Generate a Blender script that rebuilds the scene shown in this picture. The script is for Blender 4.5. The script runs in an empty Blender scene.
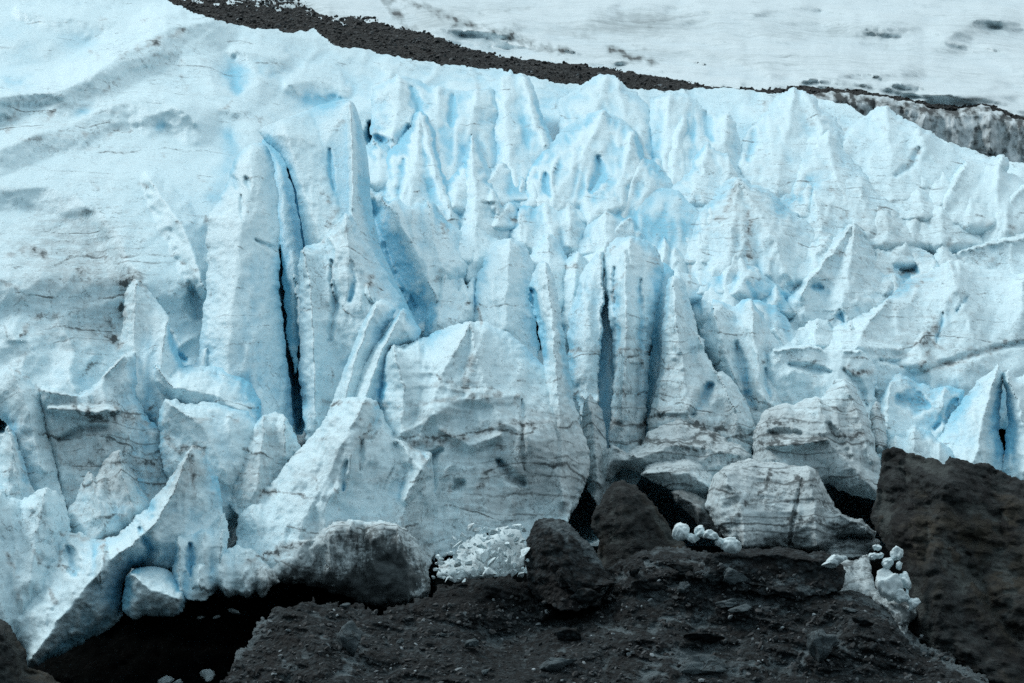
import bpy, math, random
import numpy as np
R = math.radians
SC = bpy.context.scene
COL = SC.collection
# ------------------------------------------------------------------ camera model
CZ, PITCH, FOV = 12.0, R(6.0), R(25.0)
F_PX = 512.0 / math.tan(FOV / 2)
CP, SP = math.cos(PITCH), math.sin(PITCH)
def world(px, py, Y):
    u = (px - 512.0) / F_PX; v = (341.5 - py) / F_PX
    dy = CP - v * SP
    t = Y / dy
    return t * u, Y + 0 * px, CZ + t * (SP + v * CP)
def pt(px, py, Y):
    x, y, z = world(float(px), float(py), float(Y)); return (float(x), float(y), float(z))
# ------------------------------------------------------------------ noise
_r = np.random.RandomState(7)
_P = np.concatenate([_r.permutation(512)] * 3)
_ang = _r.rand(512) * 2 * np.pi
_G = np.stack([np.cos(_ang), np.sin(_ang)], 1)
_H = _r.rand(512, 4)
def perlin(x, y):
    xi = np.floor(x).astype(int); yi = np.floor(y).astype(int)
    xf = x - xi; yf = y - yi
    u = xf * xf * xf * (xf * (xf * 6 - 15) + 10); v = yf * yf * yf * (yf * (yf * 6 - 15) + 10)
    def g(ix, iy, dx, dy):
        h = _P[_P[ix & 511] + (iy & 511)]
        gg = _G[h]; return gg[..., 0] * dx + gg[..., 1] * dy
    a = g(xi, yi, xf, yf); b = g(xi + 1, yi, xf - 1, yf)
    c = g(xi, yi + 1, xf, yf - 1); d = g(xi + 1, yi + 1, xf - 1, yf - 1)
    return ((a + u * (b - a)) + v * ((c + u * (d - c)) - (a + u * (b - a)))) * 1.4
def fbm(x, y, o=4):
    s = 0; a = 1; n = 0
    for k in range(o):
        s = s + a * perlin(x * 2 ** k + 17.3 * k, y * 2 ** k + 9.1 * k); n += a; a *= .5
    return s / n
def ridged(x, y, o=3):
    s = 0; a = 1; n = 0
    for k in range(o):
        s = s + a * (1 - 2 * np.abs(perlin(x * 2 ** k + 31.7 * k, y * 2 ** k + 5.3 * k))); n += a; a *= .5
    return s / n
def facets(x, y, tilt=0.9, fall=1.0):
    """piecewise faceted relief: the upper envelope of tilted paraboloids, one per jittered cell"""
    xi = np.floor(x).astype(int); yi = np.floor(y).astype(int)
    best = np.full(x.shape, -1e9)
    for i in (-1, 0, 1):
        for j in (-1, 0, 1):
            h = _H[_P[_P[(xi + i) & 511] + ((yi + j) & 511)]]
            dx = x - (xi + i + h[..., 0]); dy = y - (yi + j + h[..., 1])
            v = (h[..., 2] - .5) * .5 + tilt * ((h[..., 3] - .5) * dx + (h[..., 0] - .5) * dy) - fall * (dx * dx + dy * dy)
            best = np.maximum(best, v)
    return best
def shards(x, y, tilt=1.2):
    """broken planes: the upper envelope of small tilted pyramids"""
    xi = np.floor(x).astype(int); yi = np.floor(y).astype(int)
    best = np.full(x.shape, -1e9)
    for i in (-1, 0, 1):
        for j in (-1, 0, 1):
            h = _H[_P[_P[(xi + i + 77) & 511] + ((yi + j) & 511)]]
            dx = x - (xi + i + h[..., 0]); dy = y - (yi + j + h[..., 1]); an = h[..., 3] * 3.1; ca = np.cos(an); sa = np.sin(an)
            u = ca * dx + sa * dy; w = ca * dy - sa * dx
            best = np.maximum(best, (h[..., 2] - .5) * .5 + tilt * ((h[..., 3] - .5) * dx + (h[..., 0] - .5) * dy) - .75 * np.maximum(np.abs(u), np.abs(w) * 1.2) - .2 * (dx * dx + dy * dy))
    return best
# ------------------------------------------------------------------ 2D distances
def dseg(X, Y, a, b):
    ax, ay = a; bx, by = b
    dx, dy = bx - ax, by - ay
    L = dx * dx + dy * dy + 1e-9
    t = np.clip(((X - ax) * dx + (Y - ay) * dy) / L, 0, 1)
    return np.hypot(X - ax - t * dx, Y - ay - t * dy), t
def dpoly(X, Y, pts):
    d = np.full(X.shape, 1e9)
    if len(pts) == 1: return np.hypot(X - pts[0][0], Y - pts[0][1])
    for a, b in zip(pts[:-1], pts[1:]):
        d = np.minimum(d, dseg(X, Y, a, b)[0])
    return d
def dpoly_t(X, Y, pts):
    """distance to a line and how far along it (0..1) the nearest spot lies"""
    d = np.full(X.shape, 1e9); s = np.zeros(X.shape)
    if len(pts) == 1: return np.hypot(X - pts[0][0], Y - pts[0][1]), s + .5
    L = [math.hypot(b[0] - a_[0], b[1] - a_[1]) for a_, b in zip(pts[:-1], pts[1:])]; T = sum(L); acc = 0
    for (a_, b), l in zip(zip(pts[:-1], pts[1:]), L):
        q, t = dseg(X, Y, a_, b); m = q < d
        d = np.where(m, q, d); s = np.where(m, (acc + t * l) / T, s); acc += l
    return d, s
def inside(X, Y, pts):
    c = np.zeros(X.shape, bool)
    n = len(pts)
    for i in range(n):
        (x1, y1), (x2, y2) = pts[i], pts[(i + 1) % n]
        if y1 == y2: continue
        c ^= ((y1 > Y) != (y2 > Y)) & (X < (x2 - x1) * (Y - y1) / (y2 - y1) + x1)
    return c
def P(s):
    """'x,y x,y ...' -> list of points"""
    return [tuple(float(v) for v in w.split(',')) for w in s.split()]
def smooth(t): t = np.clip(t, 0, 1); return t * t * (3 - 2 * t)
# ------------------------------------------------------------------ the general slope of the glacier, distance in metres
_cx = np.array([-80, 150, 450, 800, 1110.]); _cy = np.array([-60, 60, 120, 200, 300, 400, 500, 600, 760.])
_cv = np.array([
 [372, 315, 296, 272, 254, 243, 234, 226, 216.],
 [380, 320, 300, 275, 256, 244, 235, 227, 217.],
 [412, 352, 325, 290, 264, 250, 240, 231, 222.],
 [425, 368, 340, 306, 279, 259, 243, 233, 224.],
 [432, 374, 348, 320, 294, 272, 256, 245, 236.]])
def Y0(X, Y):
    ix = np.clip(np.searchsorted(_cx, X) - 1, 0, len(_cx) - 2); iy = np.clip(np.searchsorted(_cy, Y) - 1, 0, len(_cy) - 2)
    u = (X - _cx[ix]) / (_cx[ix + 1] - _cx[ix]); v = (Y - _cy[iy]) / (_cy[iy + 1] - _cy[iy])
    u = np.clip(u, -1, 2); v = np.clip(v, -1, 2)
    a = _cv[ix, iy] * (1 - u) + _cv[ix + 1, iy] * u; b = _cv[ix, iy + 1] * (1 - u) + _cv[ix + 1, iy + 1] * u
    return a * (1 - v) + b * v
def Y0s(X, Y):
    s = 0
    for dx, dy in ((0, 0), (-30, -22), (30, -22), (-30, 22), (30, 22)): s = s + Y0(X + dx, Y + dy)
    return s / 5
# ------------------------------------------------------------------ authored surface marks
DIRT = []; FRESH = []; DBLOB = []; FBLOB = []
def field(X, Y, strokes, blobs, soft=False):
    wx = X + 5 * perlin(X / 11., Y / 11.) + 2 * perlin(X / 3.7 + 9, Y / 3.7); wy = Y + 4 * perlin(X / 12. + 50, Y / 10.) + 1.6 * perlin(X / 4., Y / 4. + 33)
    out = np.zeros(X.shape)
    for cx, cy, rx, ry, v in blobs:
        q = ((wx - cx) / rx) ** 2 + ((wy - cy) / ry) ** 2
        out = out + v * np.exp(-q * 1.3)
    wx = X + 2.6 * perlin(X / 8., Y / 8.) + 1.2 * perlin(X / 2.7 + 9, Y / 2.7); wy = Y + 2.8 * perlin(X / 8. + 50, Y / 8.) + 1.2 * perlin(X / 3. + 9, Y / 2.7 + 60)
    x0, x1, y0, y1 = X.min(), X.max(), Y.min(), Y.max()
    for v, w, pts in strokes:
        ax = min(p[0] for p in pts) - 3 * w; bx = max(p[0] for p in pts) + 3 * w; ay = min(p[1] for p in pts) - 3 * w; by = max(p[1] for p in pts) + 3 * w
        if bx < x0 or ax > x1 or by < y0 or ay > y1: continue
        m = (X > ax) & (X < bx) & (Y > ay) & (Y < by)
        if not m.any(): continue
        d = dpoly(wx[m], wy[m], pts)
        wv = w * (1.15 + 1.3 * perlin(X[m] / 6. + 30, Y[m] / 6.))
        if soft: out[m] += v * np.exp(-(d / w) ** 2); continue
        out[m] += v * np.exp(-(d / np.maximum(wv, .5)) ** 2) * np.clip(.62 + 1.1 * perlin(X[m] / 9. + 3, Y[m] / 9.) + .5 * perlin(X[m] / 2.5, Y[m] / 2.5), 0, 1.3)
    return out
def apply_strokes(X, Y, F, strokes, rough=1.):
    for st in strokes:
        h, w, pts = st[:3]; p = st[3] if len(st) > 3 else 1.0
        ax = min(q[0] for q in pts) - w - 8; bx = max(q[0] for q in pts) + w + 8; ay = min(q[1] for q in pts) - w - 8; by = max(q[1] for q in pts) + w + 8
        m = (X > ax) & (X < bx) & (Y > ay) & (Y < by)
        if not m.any(): continue
        sc = (min(1., w / 9.) * 1.0 + .25) * rough
        xm = X[m] + sc * (3.0 * perlin(X[m] / 13., Y[m] / 13.) + 2. * perlin(X[m] / 5., Y[m] / 6. + 3)); ym = Y[m] + sc * (2.6 * perlin(X[m] / 13. + 40, Y[m] / 13.) + 1.8 * perlin(X[m] / 5. + 8, Y[m] / 5.))
        dd, ss = dpoly_t(xm, ym, pts)
        if w < 22: we = w * (.30 + .70 * np.sqrt(np.clip(np.sin(np.pi * np.clip(ss, .02, .98)), 0, 1))) * (1 + .5 * rough * perlin(X[m] / 8. + 1, Y[m] / 8.))
        else: we = w
        t = np.clip(1 - dd / we, 0, 1)
        if w < 18 and -12 < h < 0: h = max(h, -w * .20)
        F[m] += h * t ** p
    return F
# ------------------------------------------------------------------ materials
def new_mat(name):
    m = bpy.data.materials.new(name); m.use_nodes = True
    nt = m.node_tree; nt.nodes.clear()
    return m, nt
class N:
    def __init__(s, nt): s.nt = nt
    def __call__(s, t, **k):
        n = s.nt.nodes.new(t)
        for a, v in k.items():
            if a == 'i':
                for kk, vv in v.items():
                    if hasattr(vv, 'default_value') or isinstance(vv, bpy.types.NodeSocket): s.nt.links.new(vv, n.inputs[kk])
                    else: n.inputs[kk].default_value = vv
            else: setattr(n, a, v)
        return n
    def noise(s, scale, co, detail=4, rough=.6, dist=0.):
        return s('ShaderNodeTexNoise', i={'Vector': co, 'Scale': scale, 'Detail': float(detail), 'Roughness': rough, 'Distortion': dist}).outputs['Fac']
    def math(s, op, a, b=0., c=0., clamp=False):
        return s('ShaderNodeMath', operation=op, use_clamp=clamp, i={0: a, 1: b, 2: c}).outputs[0]
    def ramp(s, v, a, b):
        return s('ShaderNodeMapRange', interpolation_type='SMOOTHSTEP', i={'Value': v, 'From Min': a, 'From Max': b, 'To Min': 0., 'To Max': 1.}).outputs['Result']
    def mix(s, f, a, b):
        n = s('ShaderNodeMix', data_type='RGBA'); 
        for k, v in ((0, f), (6, a), (7, b)):
            if isinstance(v, bpy.types.NodeSocket): s.nt.links.new(v, n.inputs[k])
            else: n.inputs[k].default_value = v
        return n.outputs[2]
def c4(r, g, b): return (r, g, b, 1.)
def scaled(n, co, sx, sy, sz):
    return n('ShaderNodeVectorMath', operation='MULTIPLY', i={0: co, 1: (sx, sy, sz)}).outputs[0]
def ice_material(name, white=(.665, .85, .905), blue=(.23, .58, .76), grime=(.042, .054, .058), grey=(.43, .505, .525), cs=1., grit=1., filmb=0., sx=.14, sz=1.25, bump=1., layers=1.):
    m, nt = new_mat(name); n = N(nt)
    co = n('ShaderNodeNewGeometry').outputs['Position']
    if cs != 1.: co = scaled(n, co, cs, cs, cs)
    dirt = n('ShaderNodeAttribute', attribute_name='dirt').outputs['Fac']
    fresh = n('ShaderNodeAttribute', attribute_name='fresh').outputs['Fac']  # marked clean ice plus the painted blue of the hollows
    big = n.noise(.10, co, 2, .6)
    med = n.noise(.55, co, 5, .68)
    strat = n.noise(1.0, scaled(n, co, sx, sx, sz), 5, .74, .4)
    vert = n.noise(1.0, scaled(n, co, 1.6, 1.6, .2), 3, .7)
    spk = n.noise(2.6, co, 5, .8)
    fine = n.noise(9., co, 2, .7)
    fb = n.math('ADD', fresh, n.math('MULTIPLY', n.math('SUBTRACT', big, .5), .6))
    fb = n.math('ADD', fb, n.math('MULTIPLY', n.math('SUBTRACT', med, .5), .10))
    fm = n.ramp(fb, -.14, 1.22)
    col = n.mix(fm, c4(*white), c4(*blue))
    col = n.mix(n.math('MULTIPLY', n.ramp(spk, .42, .66), .26), col, c4(white[0] * .66, white[1] * .78, white[2] * .84))
    fl = n.math('ADD', n.math('MULTIPLY', dirt, 1.9), n.math('MULTIPLY', n.math('SUBTRACT', strat, .5), 1.35))
    fl = n.math('ADD', fl, n.math('MULTIPLY', n.math('SUBTRACT', med, .5), 1.1))
    fl = n.math('ADD', fl, n.math('MULTIPLY', n.math('SUBTRACT', spk, .5), .6))
    fl = n.math('ADD', fl, n.math('MULTIPLY', n.math('SUBTRACT', vert, .5), .8))
    film = n.math('MULTIPLY', n.ramp(fl, .02 - filmb, .95), .9)
    col = n.mix(film, col, c4(*grey))
    g = n.math('ADD', n.math('MULTIPLY', dirt, .88), n.math('MULTIPLY', n.math('SUBTRACT', spk, .5), 1.4 * grit))
    g = n.math('ADD', g, n.math('MULTIPLY', n.math('SUBTRACT', vert, .5), 1.0 * grit))
    g = n.math('ADD', g, n.math('MULTIPLY', n.math('SUBTRACT', strat, .5), 1.1))
    gm = n.ramp(g, .42, .95)
    col = n.mix(n.math('MULTIPLY', gm, .94), col, c4(*grime))
    # thin sediment layers, wavy and broken
    sepz = n('ShaderNodeSeparateXYZ', i={0: co}).outputs[2]
    wob = n.math('ADD', n.math('MULTIPLY', n.noise(.07, co, 2, .5), 3.2), n.math('MULTIPLY', med, .35))
    lines = None
    for fr, wd, th, amt in ((.23, .030, .50, .9), (.61, .055, .56, .65)):
        L = n.math('FRACT', n.math('ADD', n.math('MULTIPLY', sepz, fr), n.math('MULTIPLY', wob, .5 + fr)))
        tri = n.math('ABSOLUTE', n.math('SUBTRACT', L, .5))
        ln = n.math('SUBTRACT', 1., n.ramp(tri, wd * .25, wd * 1.5))
        mk = n.ramp(n.math('ADD', n.math('ADD', n.math('MULTIPLY', dirt, .55), n.noise(.22 / fr * .23, co, 3, .6)), n.math('MULTIPLY', n.math('SUBTRACT', spk, .5), .6)), th + .04, th + .26)
        ln = n.math('MULTIPLY', n.math('MULTIPLY', ln, mk), amt * layers)
        lines = ln if lines is None else n.math('MAXIMUM', lines, ln)
    col = n.mix(lines, col, c4(.085, .105, .11))
    # dark fracture veins at random angles
    vw = n('ShaderNodeVectorMath', operation='ADD', i={0: scaled(n, co, .30, .30, .22), 1: n('ShaderNodeVectorMath', operation='SCALE', i={0: n('ShaderNodeTexNoise', i={'Vector': co, 'Scale': .35, 'Detail': 5., 'Roughness': .65}).outputs['Color'], 'Scale': 1.6}).outputs[0]}).outputs[0]
    vn = n.math('ABSOLUTE', n.math('SUBTRACT', n.noise(1.1, vw, 2, .5), .5))
    vm = n.math('MULTIPLY', n.math('SUBTRACT', 1., n.ramp(vn, .0, .016)), n.ramp(n.math('ADD', n.math('ADD', spk, n.math('MULTIPLY', dirt, .5)), n.math('SUBTRACT', big, .5)), .48, .74))
    col = n.mix(n.math('MULTIPLY', vm, .7 * layers), col, c4(.10, .125, .13))
    sp = n.math('MULTIPLY', n.ramp(n.noise(1.7, co, 3, .6), .63, .72), n.ramp(fine, .42, .60))
    col = n.mix(n.math('MULTIPLY', sp, .6 * grit), col, c4(.15, .16, .15))
    b1 = n.noise(2.0, co, 6, .78)
    vor = n('ShaderNodeTexVoronoi', feature='F1', i={'Vector': co, 'Scale': 1.35}).outputs['Distance']
    h = n.math('ADD', n.math('MULTIPLY', b1, 1.0), n.math('MULTIPLY', vor, .10))
    h = n.math('ADD', h, n.math('MULTIPLY', vert, .25))
    bump = n('ShaderNodeBump', i={'Strength': .55, 'Distance': .22 * bump, 'Height': h})
    bs = n('ShaderNodeBsdfPrincipled', i={'Base Color': col, 'Roughness': n.math('ADD', .36, n.math('MULTIPLY', film, .45)), 'IOR': 1.31, 'Normal': bump.outputs[0], 'Specular IOR Level': .5})
    n('ShaderNodeOutputMaterial', i={'Surface': bs.outputs[0]})
    return m
def rock_material(name, a=(.0045, .0070, .0078), b=(.026, .037, .042), warm=(.030, .038, .040), warmth=.3, bscale=1., dust=.3, stones=0., stonec=(.036, .048, .053), palec=(.120, .158, .172), spec=.14):
    m, nt = new_mat(name); n = N(nt)
    co = n('ShaderNodeNewGeometry').outputs['Position']
    big = n.noise(.16, co, 5, .6, .6); med = n.noise(.9, co, 7, .7, .3); fine = n.noise(6., co, 5, .75)
    lay = n.noise(1., scaled(n, co, .6, .45, 1.3), 6, .72, .8)
    col = n.mix(n.ramp(med, .35, .68), c4(*a), c4(*b))
    col = n.mix(n.math('MULTIPLY', n.ramp(big, .48, .68), warmth * 2), col, c4(*warm))
    col = n.mix(n.math('MULTIPLY', n.ramp(lay, .52, .72), .5), col, c4(a[0] * .5, a[1] * .5, a[2] * .5))
    col = n.mix(n.math('MULTIPLY', n.ramp(fine, .60, .72), dust), col, c4(.15, .165, .165))
    pale = n('ShaderNodeAttribute', attribute_name='fresh').outputs['Fac']; wet = n('ShaderNodeAttribute', attribute_name='dirt').outputs['Fac']
    pm = n.ramp(n.math('ADD', pale, n.math('MULTIPLY', n.math('SUBTRACT', med, .5), .8)), .06, .40)
    wm = n.ramp(n.math('ADD', wet, n.math('MULTIPLY', n.math('SUBTRACT', big, .5), .9)), .15, .75)
    if stones:
        sv = n('ShaderNodeTexVoronoi', feature='F1', i={'Vector': co, 'Scale': stones, 'Randomness': 1.})
        sc = n('ShaderNodeSeparateColor', i={0: sv.outputs['Color']})
        col = n.mix(n.math('MULTIPLY', n.ramp(sc.outputs[0], .55, 1.), .75), col, c4(*stonec))
        col = n.mix(n.math('MULTIPLY', n.ramp(sv.outputs['Distance'], .35, .75), .7), col, c4(a[0] * .4, a[1] * .4, a[2] * .4))
    cr = n('ShaderNodeTexVoronoi', feature='DISTANCE_TO_EDGE', i={'Vector': n('ShaderNodeVectorMath', operation='ADD', i={0: scaled(n, co, .3, .3, .45), 1: n('ShaderNodeVectorMath', operation='SCALE', i={0: n('ShaderNodeTexNoise', i={'Vector': co, 'Scale': .8}).outputs['Color'], 'Scale': .9}).outputs[0]}).outputs[0], 'Scale': 1.}).outputs['Distance']
    crack = n.math('SUBTRACT', 1., n.ramp(cr, .0, .035))
    col = n.mix(n.math('MULTIPLY', crack, .6), col, c4(.015, .016, .016))
    col = n.mix(n.math('MULTIPLY', pm, .85), col, n.mix(n.ramp(lay, .35, .65), c4(*palec), c4(palec[0] * .5, palec[1] * .5, palec[2] * .5)))
    col = n.mix(n.math('MULTIPLY', wm, .85), col, c4(.007, .008, .0085))
    h = n.math('ADD', n.math('MULTIPLY', med, 1.1), n.math('MULTIPLY', fine, .32))
    if stones: h = n.math('SUBTRACT', h, n.math('MULTIPLY', sv.outputs['Distance'], .9))
    h = n.math('ADD', h, n.math('MULTIPLY', lay, .6)); h = n.math('SUBTRACT', h, n.math('MULTIPLY', crack, .25))
    bump = n('ShaderNodeBump', i={'Strength': .9, 'Distance': .38 * bscale, 'Height': h})
    bs = n('ShaderNodeBsdfPrincipled', i={'Base Color': col, 'Roughness': .75, 'Normal': bump.outputs[0], 'Specular IOR Level': spec})
    n('ShaderNodeOutputMaterial', i={'Surface': bs.outputs[0]})
    return m
# ------------------------------------------------------------------ mesh making
def mesh_object(name, V, faces4, mat, attrs=None, origin=None, smooth_sh=True):
    me = bpy.data.meshes.new(name)
    if origin is None: origin = np.array([V[:, 0].mean(), V[:, 1].mean(), V[:, 2].min()])
    V = V - origin
    nv = len(V); nf = len(faces4); k = faces4.shape[1]
    me.vertices.add(nv); me.vertices.foreach_set('co', V.astype(np.float32).ravel())
    me.loops.add(nf * k); me.loops.foreach_set('vertex_index', faces4.astype(np.int32).ravel())
    me.polygons.add(nf); me.polygons.foreach_set('loop_start', np.arange(0, nf * k, k, dtype=np.int32))
    me.polygons.foreach_set('use_smooth', np.full(nf, smooth_sh))
    me.update(calc_edges=True)
    for an, av in (attrs or {}).items():
        a = me.attributes.new(an, 'FLOAT', 'POINT'); a.data.foreach_set('value', av.astype(np.float32))
    me.materials.append(mat)
    o = bpy.data.objects.new(name, me); o.location = origin
    COL.objects.link(o)
    return o
def tag(o, label=None, cat=None, group=None, kind=None):
    if label: o['label'] = label
    if cat: o['category'] = cat
    if group: o['group'] = group
    if kind: o['kind'] = kind
    return o
def box(A, r):
    for ax in (0, 1):
        P_ = np.pad(A, [(r + 1, r) if k == ax else (0, 0) for k in (0, 1)], mode='edge'); C_ = np.cumsum(P_, ax)
        n_ = A.shape[ax]; hi = np.take(C_, np.arange(2 * r + 1, 2 * r + 1 + n_), ax); lo = np.take(C_, np.arange(0, n_), ax)
        A = (hi - lo) / (2 * r + 1)
    return A
def recess_tint(F, step, ok=None):
    """how deep a spot lies in a hollow: paints the blue light of hollows into the ice colour"""
    w = np.ones(F.shape) if ok is None else ok.astype(float); out = 0
    for r_px, s in ((5, .45), (14, .9)):
        r = max(1, int(r_px / step)); mb = box(box(F * w, r), r) / np.maximum(box(box(w, r), r), .05)
        out = out + np.clip((mb - F) / s, -1., 1.6)
    return out * .5
def relief(name, outline, mat, spines=None, bulge=3., k=.55, anchor=.65, off=0., thick=5., p=.8, edge=0., strokes=(), seed=0,
           na=1., step=1.6, lean=0., rough=1., base=None, open_bottom=True, flute=1., cups=1., dirt0=0., fresh0=0., noise=None, back=True, strata=0., aniso=1., sink=0.):
    """A closed solid whose face is modelled as relief: outline (traced, then unprojected at its own distance), crest lines, grooves and
    fracture noise in metres; a back side 'thick' metres behind."""
    pts = P(outline) if isinstance(outline, str) else outline
    xs = [q[0] for q in pts]; ys = [q[1] for q in pts]
    x0, x1, y0, y1 = min(xs) - 5, max(xs) + 5, min(ys) - 5, max(ys) + 5
    gx = np.arange(x0, x1 + step, step); gy = np.arange(y0, y1 + step, step)
    X, Y = np.meshgrid(gx, gy)
    s = seed * 13.7
    r = rough
    WX = X + r * (2.6 * perlin(X / 17. + s, Y / 17.) + 1.3 * perlin(X / 6. + s, Y / 6. + 7) + .7 * perlin(X / 2.6, Y / 2.6 + s))
    WY = Y + r * (2.6 * perlin(X / 17. + s + 90, Y / 17.) + 1.5 * perlin(X / 6. + s + 70, Y / 6. + 7) + .8 * perlin(X / 2.6 + 20, Y / 2.6 + s))
    closed = pts + [pts[0]]
    ins = inside(WX, WY, pts)
    d = dpoly(WX, WY, closed); sd = np.where(ins, d, -d)
    if open_bottom:
        yb = min(ys) + (max(ys) - min(ys)) * .72
        e = np.full(X.shape, 1e9)
        for a, b in zip(closed[:-1], closed[1:]):
            if a[1] > yb and b[1] > yb: continue
            e = np.minimum(e, dseg(WX, WY, a, b)[0])
        e = np.where(ins, e, 0)
    else: e = np.where(ins, d, 0)
    cx = sum(xs) / len(xs); ya = min(ys) + (max(ys) - min(ys)) * anchor
    ya_arr = np.full(X.shape, ya); cxa = np.full(X.shape, cx)
    Yc = float(Y0s(np.array([cx]), np.array([ya]))[0]) if base is None else base
    mpp = Yc / F_PX
    # snap the rim to the outline
    gyy, gxx = np.gradient(sd, step)
    gl = np.hypot(gxx, gyy) + 1e-6
    near = (np.abs(sd) < step * .75)
    Xs = np.where(near, X - sd * gxx / gl, X); Ys = np.where(near, Y - sd * gyy / gl, Y)
    keep = sd > -step * .75
    if base is None:
        plane = Yc + k * (Y0s(Xs, Ys) - Y0s(cxa, ya_arr)) + (1 - k) * 0.0
    else: plane = Yc + 0 * X
    plane = plane + lean * (ya - Ys) * mpp - off
    if sink: plane = plane + sink * np.clip((Ys - (min(ys) + .62 * (max(ys) - min(ys)))) / (.38 * (max(ys) - min(ys))), 0, 1) ** 1.5
    if spines:
        ds = np.full(X.shape, 1e9)
        for sp in spines: ds = np.minimum(ds, dpoly(WX, WY, P(sp)))
        t = e / (e + ds + .6)
    else: t = np.clip(e / max(edge, 4.), 0, 1)
    if edge > 0 and spines: t = np.maximum(t, 0) * .5 + .5 * np.clip(e / edge, 0, 1)
    F = bulge * np.power(np.clip(t, 1e-4, 1), p)
    F = apply_strokes(X, Y, F, strokes, .45)
    mx = X * mpp; mz = Y * mpp
    em = smooth(e / 6.5)
    if noise is None:
        w1 = .5 * perlin(mx / 3 + s, mz / 5); w2 = .35 * perlin(mx / 1.5, mz / 2. + s); sh = np.sin(s * 3.1) * .22
        nn = -1.9 * facets((mx + sh * mz) / 3.3 + s + w1, mz / (8.5 * aniso) + s, 1.5, .8) + .62 * shards((mx - sh * mz) / 2.1 + s + w1, mz / (4.4 * aniso) + w2) - .22 * shards((mx + sh * mz) / .95 + s + w2, mz / 1.5 + s)
        nn = nn + flute * .35 * ridged((mx + sh * mz) / 1.7 + s + w1, mz / 7., 2) - cups * .07 * facets(mx / .75 + 5 + w2, mz / .7 + s, 0.8, 1.) + .24 * ridged((mx + .5 * mz) / 2.8 + s, (mz - .4 * mx) / 4.2, 3) + .30 * fbm(mx / 2.2 + s, mz / 2.2, 6)
        if strata: nn = nn + strata * .5 * ridged(mx / 14. + s, mz / 1.5 + .8 * perlin(mx / 5., mz / 5.) + s, 3)
    else: nn = noise(mx, mz, s)
    F = F + na * nn * em
    Yf = plane - F
    Yb = plane + .25 + thick * np.power(np.clip(e / 14., 0, 1), .6)
    Yb = np.maximum(Yb, Yf + .2)
    idx = -np.ones(X.shape, int)
    q = keep[:-1, :-1] & keep[1:, :-1] & keep[:-1, 1:] & keep[1:, 1:]
    c = (sd[:-1, :-1] + sd[1:, :-1] + sd[:-1, 1:] + sd[1:, 1:]) > 0
    q &= c
    used = np.zeros(X.shape, bool)
    used[:-1, :-1] |= q; used[1:, :-1] |= q; used[:-1, 1:] |= q; used[1:, 1:] |= q
    idx[used] = np.arange(used.sum()); nv = int(used.sum())
    x, y, z = world(Xs[used], Ys[used], Yf[used]); Vf = np.stack([x, y, z], 1)
    a = idx[:-1, :-1][q]; b = idx[:-1, 1:][q]; c_ = idx[1:, 1:][q]; d_ = idx[1:, :-1][q]
    Ff = np.stack([a, d_, c_, b], 1)
    V = Vf; Fc = Ff
    recess = recess_tint(F, step, ins)[used]
    dv = dirt0 + field(X[used], Y[used], DIRT, DBLOB); fv = fresh0 + field(X[used], Y[used], FRESH, FBLOB, True)
    recess = recess * (.30 + .70 * smooth(e[used] / 9.))
    fv = fv * np.clip(.50 + .70 * recess, .10, 1.4) + .26 * np.clip(recess, -.5, 1.2)  # hollows coloured bluer and darker, as light through ice would leave them
    if back:
        x, y, z = world(Xs[used], Ys[used], Yb[used]); Vb = np.stack([x, y, z], 1)
        V = np.concatenate([Vf, Vb]); dv = np.concatenate([dv, dv * 0]); fv = np.concatenate([fv, fv * 0 + .2])
        Fb = Ff[:, ::-1] + nv
        E = np.concatenate([Ff[:, [0, 1]], Ff[:, [1, 2]], Ff[:, [2, 3]], Ff[:, [3, 0]]])
        key = np.sort(E, 1); kk = key[:, 0] * nv + key[:, 1]
        u, inv, cnt = np.unique(kk, return_inverse=True, return_counts=True)
        be = E[cnt[inv] == 1]
        br = np.stack([be[:, 1], be[:, 0], be[:, 0] + nv, be[:, 1] + nv], 1)
        Fc = np.concatenate([Ff, Fb, br])
    return mesh_object(name, V, Fc, mat, {'dirt': dv, 'fresh': fv})  # fresh also carries the painted blue light of the hollows
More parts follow.
